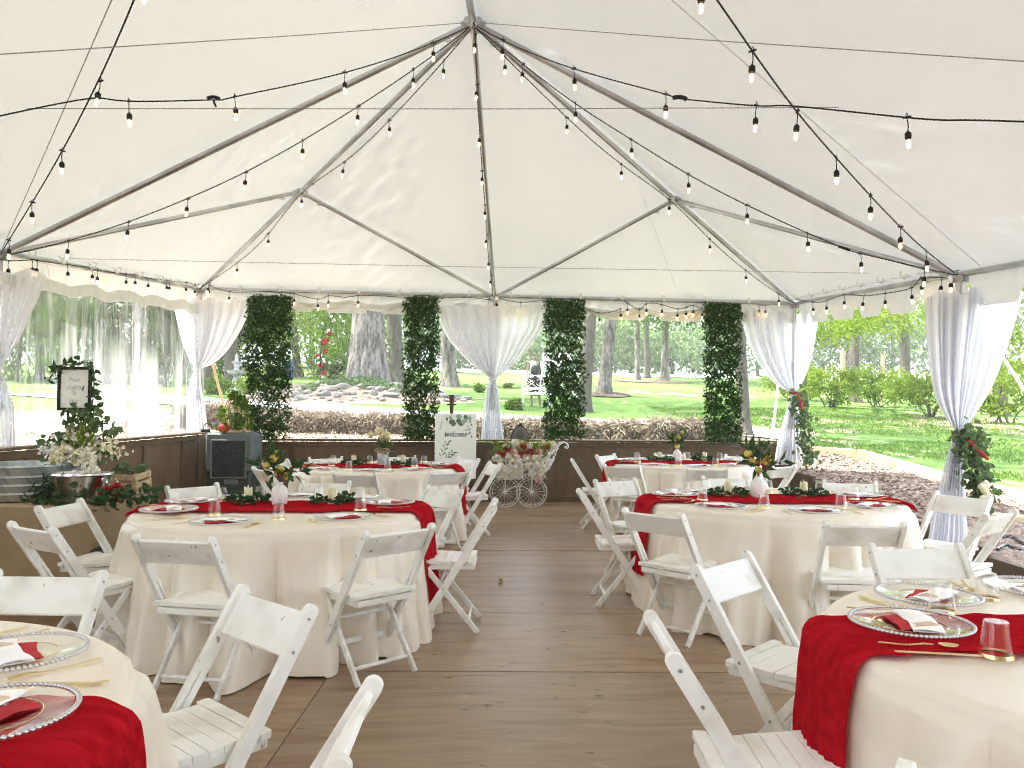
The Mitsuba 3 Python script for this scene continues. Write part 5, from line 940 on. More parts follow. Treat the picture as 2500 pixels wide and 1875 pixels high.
# tin of white blooms on the far left table
x, y = atz(935, 1134, TH + .02)[:2]; k = thing('flower_tin', 'galvanised tin can with a burlap bow on the far left table', 'tin can'); o = np.array([x, y, TH + .016])
put(k, 'can', lathe([(0, 0), (.063, 0), (.066, .004), (.064, .02), (.066, .026), (.064, .032), (.064, .12), (.066, .126), (.064, .132), (.064, .165), (.067, .168), (.061, .168), (.060, .05), (0, .045)], 32, o), 'mat_galv', smooth=40)
put(k, 'burlap_bow', cat(lathe([(.066, .135), (.0685, .14), (.0685, .16), (.066, .165)], 24, o), *[tube(curve([o + [0, -.067, .15], o + [s * .04, -.085, .19], o + [s * .08, -.07, .165], o + [0, -.067, .15]], 14), .008, 6) for s in (-1, 1)]), 'mat_burlap', smooth=40)
r = np.random.default_rng(4); k = thing('white_blooms', 'white tulip blooms standing in the galvanised tin can', 'flowers')
for j in range(16):
    d = np.array([r.normal() * .30, r.normal() * .28, 1]); d /= np.linalg.norm(d); e = o + [0, 0, .16] + d * (.10 + .11 * r.random()); put(k, 'stem', tube([o + [0, 0, .1], (o + [0, 0, .14] + e) / 2, e], .003, 6), 'mat_eucadark')
    P = np.tile(e, (7, 1)); t = r.random(7) * 2 * PI; put(k, 'bloom', leaves(P, .062, r, .5, 0, dirs=d * 1.6 + .55 * np.stack([np.cos(t), np.sin(t), 0 * t], 1), rnd=True), 'mat_petalcream', smooth=40)
P = np.tile(o + [0, 0, .17], (34, 1)); t = r.random(34) * 2 * PI; put(k, 'leaves', leaves(P, .16, r, .16, 0, dirs=np.stack([np.cos(t), np.sin(t), .35 + .5 * r.random(34)], 1)), 'mat_euca', smooth=False, kind='stuff')

# ================================================================ LEFT SIDE: burlap table and what stands on it
BT = .73; bx0, bx1, by0, by1 = -4.56, -2.93, 5.56, 6.44
k = thing('serving_table', 'long table along the left wall hidden under burlap', 'table'); put(k, 'tabletop', cbox(bx1 - bx0 - .04, by1 - by0 - .04, .03, .004, ((bx0 + bx1) / 2, (by0 + by1) / 2, BT - .02)), 'mat_rawwood')
for sx in (bx0 + .08, bx1 - .1):
    for sy in (by0 + .1, by1 - .1): put(k, 'leg', tube([[sx, sy, 0], [sx, sy, .35], [sx, sy, BT - .03]], .018, 8), 'mat_black')
def drop_cloth():
    """burlap: a flat top with rounded corners whose skirt falls to the floor in folds"""
    base = Polygon([(bx0, by0), (bx1, by0), (bx1, by1), (bx0, by1)]).buffer(-.06).buffer(.06, 12); n = 420; L = base.exterior.length
    B = np.array([base.exterior.interpolate(L * i / n).coords[0] for i in range(n)] + [base.exterior.coords[0]]); B[-1] = B[0]; c = B[:-1].mean(0); t = np.roll(B[:-1], -1, 0) - np.roll(B[:-1], 1, 0); nm = np.stack([t[:, 1], -t[:, 0]], 1); nm /= np.linalg.norm(nm, axis=1, keepdims=True); nm *= np.sign(((B[:-1] - c) * nm).sum(1))[:, None]; nm = np.vstack([nm, nm[:1]])
    s = np.linspace(0, L, n + 1); rows = [np.c_[c + (B - c) * f, np.full(n + 1, BT)] for f in (.001, .4, .8, .97)]
    for v in np.linspace(0, 1, 26):
        fo = (.030 * np.sin(s * 11 + 2 * np.sin(s * 2)) + .03 * (meshkit.fbm(np.stack([s * 2, 0 * s + v * 1.5, 0 * s], -1), 3) - .3)) * v; P = B + nm * (.012 + .03 * v + np.maximum(fo, -.01))[:, None]; rows.append(np.c_[P, np.full(n + 1, (BT - .006) * (1 - v) + .004)])
    X = np.stack(rows); X[:, -1] = X[:, 0]; return grid(X)
k = tag(num('burlap_cloth'), 'brown burlap cloth draped to the floor over the serving table', 'cloth'); scene[k] = mikit.ply(drop_cloth(), 'mat_burlap', smooth=50)
# dark bag / wrap lying by the chair under the cloth edge
k = thing('storage_bag', 'dark bag with clear wrapping showing through the chair beside the burlap', 'bag'); q = atz(232, 1395, .05); q = np.array([-2.86, 5.50, .0])
put(k, 'bag', blob(.2, q + [0, .02, .2], 3, .3, 2, 4, (.62, .35, 1.25)), 'mat_dark', smooth=True); put(k, 'clear_wrap', blob(.13, q + [-.02, -.07, .18], 3, .35, 3, 6, (.8, .5, .55)), 'mat_steel', smooth=False)
q = at(55, 1230, 6.0); tz = BT + .004
def tub(label, c, rx, ry, h, mt, rings, taper=.86):
    k = thing('metal_tub', label, 'tub'); pr = [(0, .004), (taper - .02, .004), (taper, .012)]
    for j in range(rings): z = h * (.22 + .24 * j); f = taper + (1 - taper) * z / h; pr += [(f - .003, z - .012), (f + .022, z), (f - .003, z + .012)]
    pr += [(1, h - .012), (1.03, h - .004), (1.02, h + .008), (.99, h), (.98, h - .02), (taper - .02, .02), (0, .016)]
    m = lathe(pr, 64); v = np.asarray(m.vertices) * [rx, ry, 1] + c; put(k, 'body', tm(v, m.faces), mt, smooth=40)
    for s in (-1, 1): put(k, 'handle', tube(curve([[c[0] + s * rx * 1.0, c[1] - .06, c[2] + h * .8], [c[0] + s * rx * 1.06, c[1] - .05, c[2] + h * .62], [c[0] + s * rx * 1.06, c[1] + .05, c[2] + h * .62], [c[0] + s * rx, c[1] + .06, c[2] + h * .8]], 14), .006, 7), mt)
    return k
tub('large round galvanised washtub at the left end of the burlap table', np.array([q[0] - .02, 6.02, tz]), .36, .34, .26, 'mat_galv', 3)
p = at(192, 1200, 5.82); tub('polished oval steel tub in front of the flower arrangement', np.array([p[0], 5.84, tz]), .228, .17, .205, 'mat_steel', 1, .8)
# wooden crate
c0 = at(309, 1190, 6.2); k = thing('wooden_crate', 'small slatted wooden crate standing on the burlap table', 'crate'); to = T4().translate([float(c0[0]), 6.22, tz + .10]).rotate([0, 0, 1], -12).rotate([1, 0, 0], 8)
for y in (-.09, .09):
    for z in (-.065, 0, .065): put(k, 'slat', cbox(.29, .010, .044, .002, (0, y, z)), 'mat_rawwood', to=to)
    for x in (-.135, .135): put(k, 'corner_post', cbox(.025, .014, .19, .002, (x, y * .86, 0)), 'mat_rawwood', to=to)
for x in (-.14, .14):
    for z in (-.065, .0, .065): put(k, 'end_slat', cbox(.010, .17, .044, .002, (x, 0, z)), 'mat_rawwood', to=to)
r = np.random.default_rng(21)
def sprig_run(label, pts, n, L, mt, seed, name='garland', cat_='garland', rad=.035, asp=.36):
    r = np.random.default_rng(seed); k = thing(name, label, cat_); cv = curve(pts, 90); put(k, 'vine', tube(cv, .005, 6), 'mat_barkdark'); i = r.integers(0, 90, n); t = np.gradient(cv, axis=0)[i]; t /= np.linalg.norm(t, axis=1, keepdims=True)
    put(k, 'leaves', leaves(cv[i] + r.normal(size=(n, 3)) * rad, L, r, asp, .15, dirs=t * .8 + r.normal(size=(n, 3)) * .9, rnd=True), mt, smooth=40, kind='stuff'); return k
g = [np.array([at(px, 1235, D)[0], D, tz + dz]) for px, D, dz in ((95, 5.66, .02), (150, 5.60, .03), (215, 5.60, .03), (262, 5.62, .05), (300, 5.72, .05), (352, 6.0, .04), (385, 6.2, .03))]
sprig_run('ivy garland along the front edge of the burlap table', g, 170, .052, 'mat_eucadark', 31, 'ivy_garland', 'garland', .032)
sprig_run('feathery dark greenery between the two metal tubs', [np.array([at(px, 1220, 5.7)[0], 5.72, tz + dz]) for px, dz in ((85, .02), (110, .08), (130, .14))], 130, .055, 'mat_leafdark', 32, 'fern_spray', 'greenery', .04, .12)
sprig_run('ivy sprig lying over the top of the wooden crate', [c0 * [1, 0, 0] + [dx, 6.22, tz + .215] for dx in (-.12, 0, .13)], 36, .05, 'mat_euca', 33, 'ivy_sprig', 'greenery', .02)
for i, (px, py, D, s) in enumerate(((262, 1205, 5.72, .055), (282, 1213, 5.68, .05), (285, 1193, 5.74, .045), (298, 1210, 5.76, .035))):
    q = at(px, py, D); k = thing('red_rose', ('biggest red rose beside the steel tub', 'red rose lying lowest beside the crate', 'red rose standing highest before the crate', 'small red rose nearest the crate slats')[i], 'rose', 'red roses before the crate'); rr = np.random.default_rng(60 + i); n = 30; t = rr.random(n) * 2 * PI; u = rr.random(n)
    d = np.stack([np.cos(t) * u, np.sin(t) * u, 1.1 - u], 1); put(k, 'petals', leaves(np.tile(q - [0, 0, s * .4], (n, 1)) + d * s * .25, s * 1.1, rr, .55, 0, dirs=d * 2, rnd=True, jit=.2), 'mat_petalred', smooth=40)
# easel sign
e0 = at(182, 949, 6.25); fw, fh = .245, .325; k = thing('easel_sign', 'black framed white sign on a slim black easel wreathed with leaves', 'sign'); fc = np.array([e0[0], 6.25, e0[2]])
for s in (-1, 1): put(k, 'frame', cbox(.022, .025, fh + .022, .003, fc + [s * fw / 2, 0, 0]), 'mat_black'); put(k, 'frame', cbox(fw - .0225, .024, .022, .003, fc + [0, 0, s * fh / 2]), 'mat_black')
put(k, 'panel', cbox(fw - .022, .006, fh - .022, .001, fc + [0, .004, 0]), 'mat_white')
for s in (-1, 1): put(k, 'easel_leg', tube([fc + [s * .055, .02, -fh / 2 + .02], fc + [s * .07, .03, -.35], [fc[0] + s * .09, 6.30, tz]], .009, 8), 'mat_black'); put(k, 'peg', tube([fc + [s * .07, .02, -fh / 2 - .015], fc + [s * .07, 0, -fh / 2 - .015], fc + [s * .07, -.03, -fh / 2 - .015]], .008, 8), 'mat_black')
put(k, 'easel_leg', tube([fc + [0, .03, 0], fc + [0, .12, -.35], [fc[0], 6.46 - .06, tz]], .009, 8), 'mat_black'); put(k, 'crossbar', cbox(.19, .02, .016, .003, fc + [0, .01, -fh / 2 - .02]), 'mat_black')
STROKES = {  # strokes in a box of x-height 1, capitals 1.5
 'W': (1.7, [[(.1, 1.45), (.35, .3), (.5, .02), (.85, 1.15), (1.1, .05), (1.35, .6), (1.6, 1.5)]]), 'e': (.85, [[(.12, .5), (.72, .62), (.62, .95), (.35, .98), (.1, .6), (.15, .2), (.4, .0), (.8, .2)]]), 'l': (.45, [[(.28, 1.6), (.16, .8), (.18, .12), (.4, .05)]]),
 'c': (.78, [[(.68, .8), (.45, .98), (.15, .7), (.12, .3), (.35, .0), (.72, .18)]]), 'o': (.9, [[(.45, .98), (.15, .7), (.14, .25), (.42, 0), (.74, .3), (.72, .75), (.45, .98)]]), 'm': (1.3, [[(.12, .95), (.16, .0)], [(.16, .6), (.38, .95), (.56, .8), (.58, .0)], [(.58, .6), (.82, .95), (1.0, .8), (1.02, .12), (1.2, .05)]]),
 'P': (.95, [[(.25, 1.5), (.12, 0)], [(.1, 1.35), (.5, 1.5), (.82, 1.2), (.6, .8), (.2, .75)]]), 'u': (.9, [[(.12, .95), (.14, .25), (.38, .0), (.66, .3), (.72, .95), (.72, .1)]]), 'r': (.62, [[(.14, .95), (.15, 0)], [(.15, .55), (.35, .92), (.58, .85)]]),
 'L': (.85, [[(.3, 1.5), (.14, .1), (.75, .06)]]), 'i': (.36, [[(.15, .9), (.18, .05)], [(.17, 1.3), (.18, 1.34)]]), 'g': (.85, [[(.66, .85), (.35, .98), (.12, .5), (.35, .05), (.66, .4), (.68, .9), (.6, -.5), (.2, -.5)]]), 'h': (.85, [[(.18, 1.5), (.12, 0)], [(.14, .6), (.42, .95), (.62, .7), (.62, 0)]]), 't': (.6, [[(.25, 1.4), (.22, .2), (.5, .02)], [(.02, .98), (.5, 1.0)]]),
 's': (.7, [[(.58, .85), (.3, .98), (.16, .72), (.52, .4), (.5, .08), (.12, .08)]]), '&': (1., [[(.85, .1), (.3, .95), (.35, 1.3), (.6, 1.2), (.5, .8), (.12, .4), (.3, .0), (.7, .2), (.85, .6)]]), 'H': (1.05, [[(.2, 1.5), (.12, 0)], [(.85, 1.5), (.78, 0)], [(.14, .8), (.82, .8)]]), 'n': (.85, [[(.12, .95), (.14, 0)], [(.14, .6), (.42, .95), (.62, .7), (.64, 0)]]), ' ': (.5, [])}
def script(text, xh, wt, slant=.16, d=.0012):
    x, gs = 0., []
    for ch in text:
        adv, st = STROKES[ch]
        for s_ in st: p = curve(s_, 26) if len(s_) > 2 else np.array(s_); p = np.stack([p[:, 0] + slant * p[:, 1] + x, p[:, 1]], 1) * xh; gs.append(LineString(p).buffer(wt, 6))
        x += adv + .10
    g = unary_union(gs); b = g.bounds; return extr(affinity.translate(g, -(b[0] + b[2]) / 2, 0), d)
for t, z in (('Pour', .055), ('Lights', -.005), ('&', -.05), ('Her', -.115)):
    put(k, 'lettering', upright(script(t, .024, .0016, .2, .0008), fc + [0, -.0003 + .0, z], (1, 0, 0)), 'mat_paleink')
cvs = [fc + np.array([a, -.02, b]) for a, b in ((-.20, .06), (-.16, .13), (-.10, .185), (0, .19), (.09, .205), (.15, .17), (.165, .05), (.16, -.06), (.14, -.18), (.07, -.27))]
sprig_run('leafy garland draped over the top and side of the black framed sign', cvs, 95, .050, 'mat_eucadark', 41, 'sign_garland', 'garland', .022)
# flower arrangement in a grey stoneware jar
j0 = at(199, 1150, 6.12); k = thing('stoneware_jar', 'grey stoneware jar behind the steel tub holding white flowers', 'jar'); jo = np.array([j0[0], 6.12, tz]); put(k, 'body', lathe([(0, 0), (.095, 0), (.125, .05), (.13, .14), (.11, .2), (.06, .235), (.055, .26), (.065, .27), (.05, .27), (.05, .2), (0, .2)], 36, jo), 'mat_concrete', smooth=40)
k = thing('flower_arrangement', 'loose white flowers with trailing blooms and eucalyptus in the stoneware jar', 'flower arrangement'); top = jo + [0, 0, .27]; r = np.random.default_rng(17)
def spray(k, part, pts, mt, n, L, rad, seed, rnd=True, asp=.4):
    rr = np.random.default_rng(seed); cv = curve(pts, 40); i = rr.integers(4, 40, n); put(k, part, leaves(cv[i] + rr.normal(size=(n, 3)) * rad, L, rr, asp, .1, rnd=rnd), mt, smooth=40, kind='stuff')
for i, (dx, dy, dz) in enumerate(((-.10, -.05, .24), (-.22, -.05, .12), (.02, -.05, .22), (.10, -.06, .20), (.22, -.02, .16), (-.30, 0, .10), (.32, 0, .10), (-.05, -.1, .10), (.05, -.12, .06), (-.14, -.1, .03))): spray(k, 'white_bloom', [top, top + np.array([dx, dy, dz]) * .6, top + [dx, dy, dz]], ('mat_petalcream', 'mat_petalwhite')[i % 2], 55, .036, .030, i)
for i, (dx, dz) in enumerate(((-.36, .13), (-.28, -.02), (-.16, .36), (.16, .34), (.30, .24), (.26, .02), (-.08, .42), (.05, .38), (-.2, .2))): spray(k, 'eucalyptus', [top, top + np.array([dx * .5, .02, dz * .6 + .05]), top + [dx, .02, dz]], 'mat_euca', 34, .058, .02, 50 + i)
for i, (dx, x2, dz) in enumerate(((.06, .16, -.13), (.04, .12, -.16), (.10, .19, -.10), (-.12, -.17, -.10), (-.08, -.11, -.09))):
    spray(k, 'trailing_bloom', [top, top + [dx, -.10, .10], top + [x2 * .9, -.14, .02], top + [x2, -.15, dz]], ('mat_petalcream', 'mat_petalwhite', 'mat_petalwhite', 'mat_petalcream', 'mat_petalcream')[i], 130, .026, .010, 70 + i)
for i in range(9): q = top + [.13 + .045 * r.normal(), -.15 + .02 * r.normal(), -.14 + .05 * r.normal()]; put(k, 'hydrangea', leaves(q + r.normal(size=(60, 3)) * .026, .03, r, .5, 0, rnd=True), 'mat_petalwhite', smooth=40)
for i in range(14): e = top + [.03 + .01 * i * .3 + .04 * r.normal(), -.05, .22 + .1 * r.random()]; put(k, 'grass_blade', leaves(np.array([top + [.02, -.04, .05]]), .30, r, .05, 0, dirs=np.array([(e - top) * 6]), jit=.2), 'mat_leaflight', smooth=False)

# ================================================================ AIR COOLER IN THE CORNER
cw = at(612, 1100, 11.1)[0] - at(497, 1100, 11.1)[0]; ccx = at(554, 1100, 11.1)[0]; ct = at(554, 1057, 11.1)[2]; k = thing('air_cooler', 'big grey portable air cooler in the back left corner', 'air cooler'); cy = 11.12
put(k, 'housing', cbox(cw, .5, ct - .52, .03, (ccx, cy + .28, (ct + .52) / 2)), 'mat_cooler', smooth=40); put(k, 'water_tank', cbox(cw * .94, .46, .46, .03, (ccx, cy + .28, .295)), 'mat_coolerdark', smooth=40)
gx0, gx1, gz0, gz1 = ccx - cw * .33, ccx + cw * .36, ct - .62, ct - .12
put(k, 'grille_back', cbox(gx1 - gx0, .008, gz1 - gz0, .001, ((gx0 + gx1) / 2, cy + .026, (gz0 + gz1) / 2)), 'mat_coolerdark')
for z in np.linspace(gz0, gz1, 19): put(k, 'grille_slat', cbox(gx1 - gx0, .016, .009, .002, ((gx0 + gx1) / 2, cy + .013, z)), 'mat_coolerdark')
for s, (x, z, sx, sz) in enumerate((((gx0 + gx1) / 2, gz1 + .012, gx1 - gx0 + .05, .024), ((gx0 + gx1) / 2, gz0 - .012, gx1 - gx0 + .05, .024), (gx0 - .013, (gz0 + gz1) / 2, .024, gz1 - gz0 - .001), (gx1 + .013, (gz0 + gz1) / 2, .024, gz1 - gz0 - .001))): put(k, 'grille_frame', cbox(sx, .03, sz, .006, (x, cy + .018, z)), 'mat_cooler')
put(k, 'fill_door', cbox(.2, .012, .075, .004, (ccx + .05, cy + .026, gz0 - .075)), 'mat_cooler')
for sx in (-.24, .24): put(k, 'caster', tube([[ccx + sx, cy + .1, .035], [ccx + sx + .015, cy + .1, .035], [ccx + sx + .03, cy + .1, .035]], .035, 14), 'mat_black')
k = thing('power_cord', 'black power cord and plug hanging beside the air cooler', 'cord')
put(k, 'cable', tube(curve([at(472, 1058, 11.9), at(484, 1072, 11.6), at(481, 1120, 11.5), at(482, 1180, 11.4)], 30), .008, 7), 'mat_cord'); put(k, 'cable', tube(curve([at(497, 1055, 11.2), at(500, 1036, 11.2), at(512, 1036, 11.2), at(518, 1050, 11.2)], 20), .007, 7), 'mat_cord'); put(k, 'plug', cbox(.12, .05, .045, .008, at(502, 1051, 11.25)), 'mat_cord')
# basket arrangement on the cooler
k = thing('dome_basket', 'open dome of bent wood ribs twined with ivy standing on the air cooler', 'basket'); o = np.array([ccx + .02, cy + .24, ct + .002]); put(k, 'tray', lathe([(0, 0), (.20, 0), (.21, .03), (.20, .035), (.19, .012), (0, .012)], 32, o), 'mat_rawwood', smooth=40); hh = at(554, 962, 11.3)[2] - ct
for a in np.arange(4) * PI / 4 + .2: put(k, 'rib', tube(curve([o + [.19 * math.cos(a) * c_, .19 * math.sin(a) * c_, z * hh] for c_, z in ((1, .03), (.95, .4), (.6, .8), (0, .98), (-.6, .8), (-.95, .4), (-1, .03))], 30), .011, 8), 'mat_rawwood', smooth=40)
rr = np.random.default_rng(6); n = 1700; a = rr.random(n) * 2 * PI; z = rr.random(n) ** .8; cc = np.interp(z, [0, .4, .8, 1], [1.1, 1.0, .68, .15]); n_ = meshkit.noise(np.stack([a * 1.5, z * 4, 0 * a], -1)) > .38
put(k, 'ivy', leaves((o + np.stack([.215 * cc * np.cos(a), .215 * cc * np.sin(a), z * hh + .02], 1))[n_], .055, rr, .5, .2), 'mat_leaf', smooth=False, kind='stuff')
k = thing('dark_urn', 'dark urn inside the ivy twined dome basket', 'urn'); put(k, 'body', lathe([(0, .035), (.06, .035), (.085, .09), (.085, .2), (.06, .26), (.062, .28), (.05, .28), (0, .27)], 28, o), 'mat_coolerdark', smooth=40)
k = tag(num('red_pouch'), 'red cloth pouch in front of the dome basket', 'pouch'); scene[k] = mikit.ply(blob(.066, o + [-.09, -.19, .06], 3, .16, 2, 3, (1.3, .6, .95)), 'mat_petalred', smooth=True)

# ================================================================ WELCOME SIGN, GUITAR
wx0, wx1 = at(1062.6, 1010, 11.3)[0], at(1163, 1010, 11.3)[0]; wz1 = at(1110, 1010, 11.3)[2]; W_, H_ = wx1 - wx0, .93; k = thing('welcome_sign', 'tall white sign reading Welcome with painted eucalyptus corners before the back wall', 'sign'); ctr = np.array([(wx0 + wx1) / 2, 11.3, wz1])
up = np.array([0, .06, 1.]); up /= np.linalg.norm(up); so = lambda x, y: ctr + np.array([x, -.0062, 0]) - up * y        # a point on the sign's face
put(k, 'board', orient(cbox(W_, .010, H_, .002), ctr - up * H_, ctr, (0, 1, 0)), 'mat_signboard')
put(k, 'lettering', upright(script('Welcome', .044, .0050, .14), so(.005, .325), (1, 0, 0), up), 'mat_ink')
def pleaf(L, w): return Polygon([(0, 0), (L * .3, w / 2), (L * .65, w * .45), (L, 0), (L * .65, -w * .45), (L * .3, -w / 2)])
rr = np.random.default_rng(2); G = {'mat_print': [], 'mat_printlight': []}
def pl(x, y, L, w, ang, m): G[m].append(affinity.translate(affinity.rotate(pleaf(L, w), ang, origin=(0, 0)), x, y))
for (x, y, L, w) in ((-.06, -.07, .10, .085), (-.02, -.10, .09, .08), (.0, -.03, .10, .07), (.05, -.06, .09, .07), (.10, -.08, .085, .06), (.05, -.12, .075, .07), (.15, -.06, .08, .06), (.19, -.03, .08, .05), (-.09, -.03, .08, .045), (-.13, -.045, .07, .03), (.12, -.02, .09, .06)): pl(x, y, L, w, -90 + 70 * rr.normal() * .6, 'mat_print' if rr.random() < .6 else 'mat_printlight')
for i in range(9): pl(.20 + .02 * math.sin(i), -.08 - .028 * i, .055, .016, -110 + (-1) ** i * 42, 'mat_printlight' if i % 2 else 'mat_print')
for i in range(8): pl(-.19 - .012 * i * .3, -.11 - .014 * i, .022, .012, -120 + (-1) ** i * 40, 'mat_printlight')
for i in range(8): pl(-.20 + .012 * i, -.62 + .032 * i * (1 if i < 6 else .9), .075, .020, 75 + (-1) ** i * 42, 'mat_print' if i % 2 else 'mat_printlight')
for i in range(6): pl(-.14 + .02 * i, -.64 + .016 * i, .08, .024, 40 + (-1) ** i * 36, 'mat_print' if i % 2 else 'mat_printlight')
for m, gs in G.items(): put(k, 'painted_leaves', upright(extr(unary_union([affinity.intersection(g, g) if False else g for g in gs]).intersection(Polygon([(-W_ / 2 + .004, -H_), (W_ / 2 - .004, -H_), (W_ / 2 - .004, -.004), (-W_ / 2 + .004, -.004)])), .0006 if m == 'mat_print' else .0011), so(0, 0), (1, 0, 0), up), m)
for s in (-1, 1): put(k, 'easel_leg', tube([ctr + [s * .16, .03, -.15], ctr + [s * .2, .04, -.8], [ctr[0] + s * .24, 11.36 - .02, .0]], .012, 8), 'mat_wood')
put(k, 'easel_leg', tube([ctr + [0, .04, -.15], ctr + [0, .2, -.7], [ctr[0], 11.75, 0]], .012, 8), 'mat_wood'); put(k, 'ledge', cbox(.5, .06, .02, .004, ctr - up * (H_ + .012) + [0, 0, 0]), 'mat_wood')
gh = at(1103, 964, 11.75); k = thing('guitar', 'dark guitar standing on a stand behind the welcome sign, its headstock showing', 'guitar'); o = np.array([gh[0], 11.75, gh[2]]); gp = lambda poly, h, y=0: tm(np.asarray(extr(poly, h).vertices) @ np.array([[1, 0, 0], [0, 0, 1], [0, -1, 0]]) + o + [0, y, 0], extr(poly, h).faces)
put(k, 'headstock', gp(Polygon([(-.040, 0), (.040, .0), (.034, -.09), (.028, -.19), (-.028, -.19), (-.034, -.09)]), .02), 'mat_wood'); put(k, 'neck', gp(Polygon([(-.026, -.18), (.026, -.18), (.030, -.62), (-.030, -.62)]), .024, -.002), 'mat_wood')
put(k, 'body', gp(unary_union([Point(0, -.70).buffer(.135), Point(0, -.92).buffer(.18), Polygon([(-.11, -.7), (.11, -.7), (.14, -.9), (-.14, -.9)])]), .09, .03), 'mat_wood')
for s in (-1, 1):
    for z in (-.045, -.095, -.145): put(k, 'tuning_peg', tube([o + [s * .03, -.01, z], o + [s * .055, -.01, z], o + [s * .07, -.01, z]], .008, 8), 'mat_black')
put(k, 'stand', cat(tube([o + [0, .08, -.6], o + [0, .06, -1.1], [o[0], 11.78, .35]], .012, 8), *[tube([[o[0], 11.78, .4], [o[0] + s * .1, 11.76, .2], [o[0] + s * .2, 11.74, .0]], .012, 8) for s in (-1, 1)], tube([o + [-.14, -.05, -1.11], o + [0, -.05, -1.12], o + [.14, -.05, -1.11]], .012, 8)), 'mat_black')

# ================================================================ FLOWER CART
D = 11.35; wc = [at(1233, 1201, D), at(1298, 1201, D)]; R = wc[0][2] - .004; k = thing('flower_cart', 'white wire flower cart with two big spoked wheels before the back wall', 'cart'); 
for i, c in enumerate(wc):
    c = np.array([c[0], D + (.0 if i == 0 else -.02), R + .003]); m = trimesh.creation.torus(R - .006, .006, 48, 8); m.apply_transform(trimesh.transformations.rotation_matrix(PI / 2, [1, 0, 0])); m.apply_translation(c); wk = put(k, 'wheel', m, 'mat_white', smooth=True)
    m2 = trimesh.creation.torus(R * .82, .004, 40, 6); m2.apply_transform(trimesh.transformations.rotation_matrix(PI / 2, [1, 0, 0])); m2.apply_translation(c); put(wk, 'inner_rim', m2, 'mat_white', smooth=True); hb = trimesh.creation.cylinder(.022, .05, sections=16); hb.apply_transform(trimesh.transformations.rotation_matrix(PI / 2, [1, 0, 0])); hb.apply_translation(c); put(wk, 'hub', hb, 'mat_white')
    for a in np.arange(18) * 2 * PI / 18 + .1: e = c + [(R - .008) * math.cos(a), 0, (R - .008) * math.sin(a)]; put(wk, 'spoke', tube([c, (c + e) / 2, e], .0032, 6), 'mat_white')
cz = R + .30; cxm = (wc[0][0] + wc[1][0]) / 2; bx = [at(1215, 1100, D)[0], at(1345, 1100, D)[0]]; F = lambda *P, r_=.007: tube(curve(P, 24), r_, 7)
c0_, c1_ = np.array([wc[0][0], D, R]), np.array([wc[1][0], D, R])
put(k, 'frame', cat(F(c0_, c0_ + [.06, 0, .05], (c0_ + c1_) / 2 + [0, 0, .09], c1_ + [-.06, 0, .05], c1_), F(c0_, c0_ + [0, .06, .16], c0_ + [.01, .1, .34]), F(c1_, c1_ + [0, .06, .16], c1_ + [0, .1, .34]), F(*[[bx[0] + (bx[1] - bx[0]) * t, D + .02, cz + .04 * math.cos(t * 6)] for t in np.linspace(0, 1, 6)])), 'mat_white', smooth=40)
bsk = [F([bx[0] - .02 + t * (bx[1] - bx[0] + .04), D - .12, cz + .16], [bx[0] + .03 + t * (bx[1] - bx[0] - .06), D - .04, cz + .06], [bx[0] + .05 + t * (bx[1] - bx[0] - .1), D + .06, cz], [bx[0] + .03 + t * (bx[1] - bx[0] - .06), D + .16, cz + .06], [bx[0] - .02 + t * (bx[1] - bx[0] + .04), D + .24, cz + .16], r_=.004) for t in np.linspace(0, 1, 14)]
bsk += [F(*[[bx[0] - .04 + (bx[1] - bx[0] + .08) * t, y, cz + .16] for t in np.linspace(0, 1, 4)], r_=.007) for y in (D - .12, D + .24)]; put(k, 'basket', cat(*bsk), 'mat_white', smooth=40)
h0 = at(1350, 1128, D); put(k, 'handle', cat(*[F(at(1330, 1150, D) + [0, dy, 0], at(1352, 1118, D) + [0, dy, 0], at(1362, 1090, D) + [0, dy, 0], at(1376, 1080, D) + [0, dy, 0], at(1386, 1085, D) + [0, dy, 0], at(1385, 1093, D) + [0, dy, 0], at(1380, 1091, D) + [0, dy, 0], r_=.008) for dy in (-.1, .18)]), 'mat_white', smooth=40)
put(k, 'scroll_side', cat(*[F(at(1336, 1110, D) + [0, dy, 0], at(1340, 1130, D) + [0, dy, 0], at(1328, 1150, D) + [0, dy, 0], at(1318, 1165, D) + [0, dy, 0]) for dy in (-.11, .2)]), 'mat_white', smooth=40)
k = thing('cart_flowers', 'heaped artificial flowers, red and blush above white cascades, filling the wire cart', 'flowers'); rr = np.random.default_rng(12); fx = lambda px, py, dy=-.1: at(px, py, D + dy)
def head(part, q, s, mt, n, seed):
    r_ = np.random.default_rng(seed); d = r_.normal(size=(n, 3)); d /= np.linalg.norm(d, axis=1, keepdims=True); put(k, part, leaves(q + d * s * .55, s * .8, r_, .55, 0, dirs=np.cross(d, r_.normal(size=(n, 3))) + d * .6, rnd=True, face=d), mt, smooth=40)
for i in range(110): head('white_bloom', fx(1204 + 134 * rr.random(), 1112 + 50 * rr.random() * (1 - .25 * rr.random()), -.10 - .11 * rr.random()), .026, ('mat_petalwhite', 'mat_petalwhite', 'mat_petalcream')[i % 3], 26, i)
for i in range(16): q = fx(1212 + 120 * rr.random(), 1130, -.16); r_ = np.random.default_rng(500 + i); n = 60; t = r_.random(n); put(k, 'white_cascade', leaves(q + np.stack([.02 * r_.normal(size=n), .02 * r_.normal(size=n), -.21 * t - .02], 1), .022, r_, .5, .4, rnd=True), 'mat_petalwhite', smooth=40)
for i in range(17): head('red_bloom', fx(1214 + 122 * rr.random(), 1088 + 24 * rr.random(), -.13), .032, 'mat_petalred', 30, 100 + i)
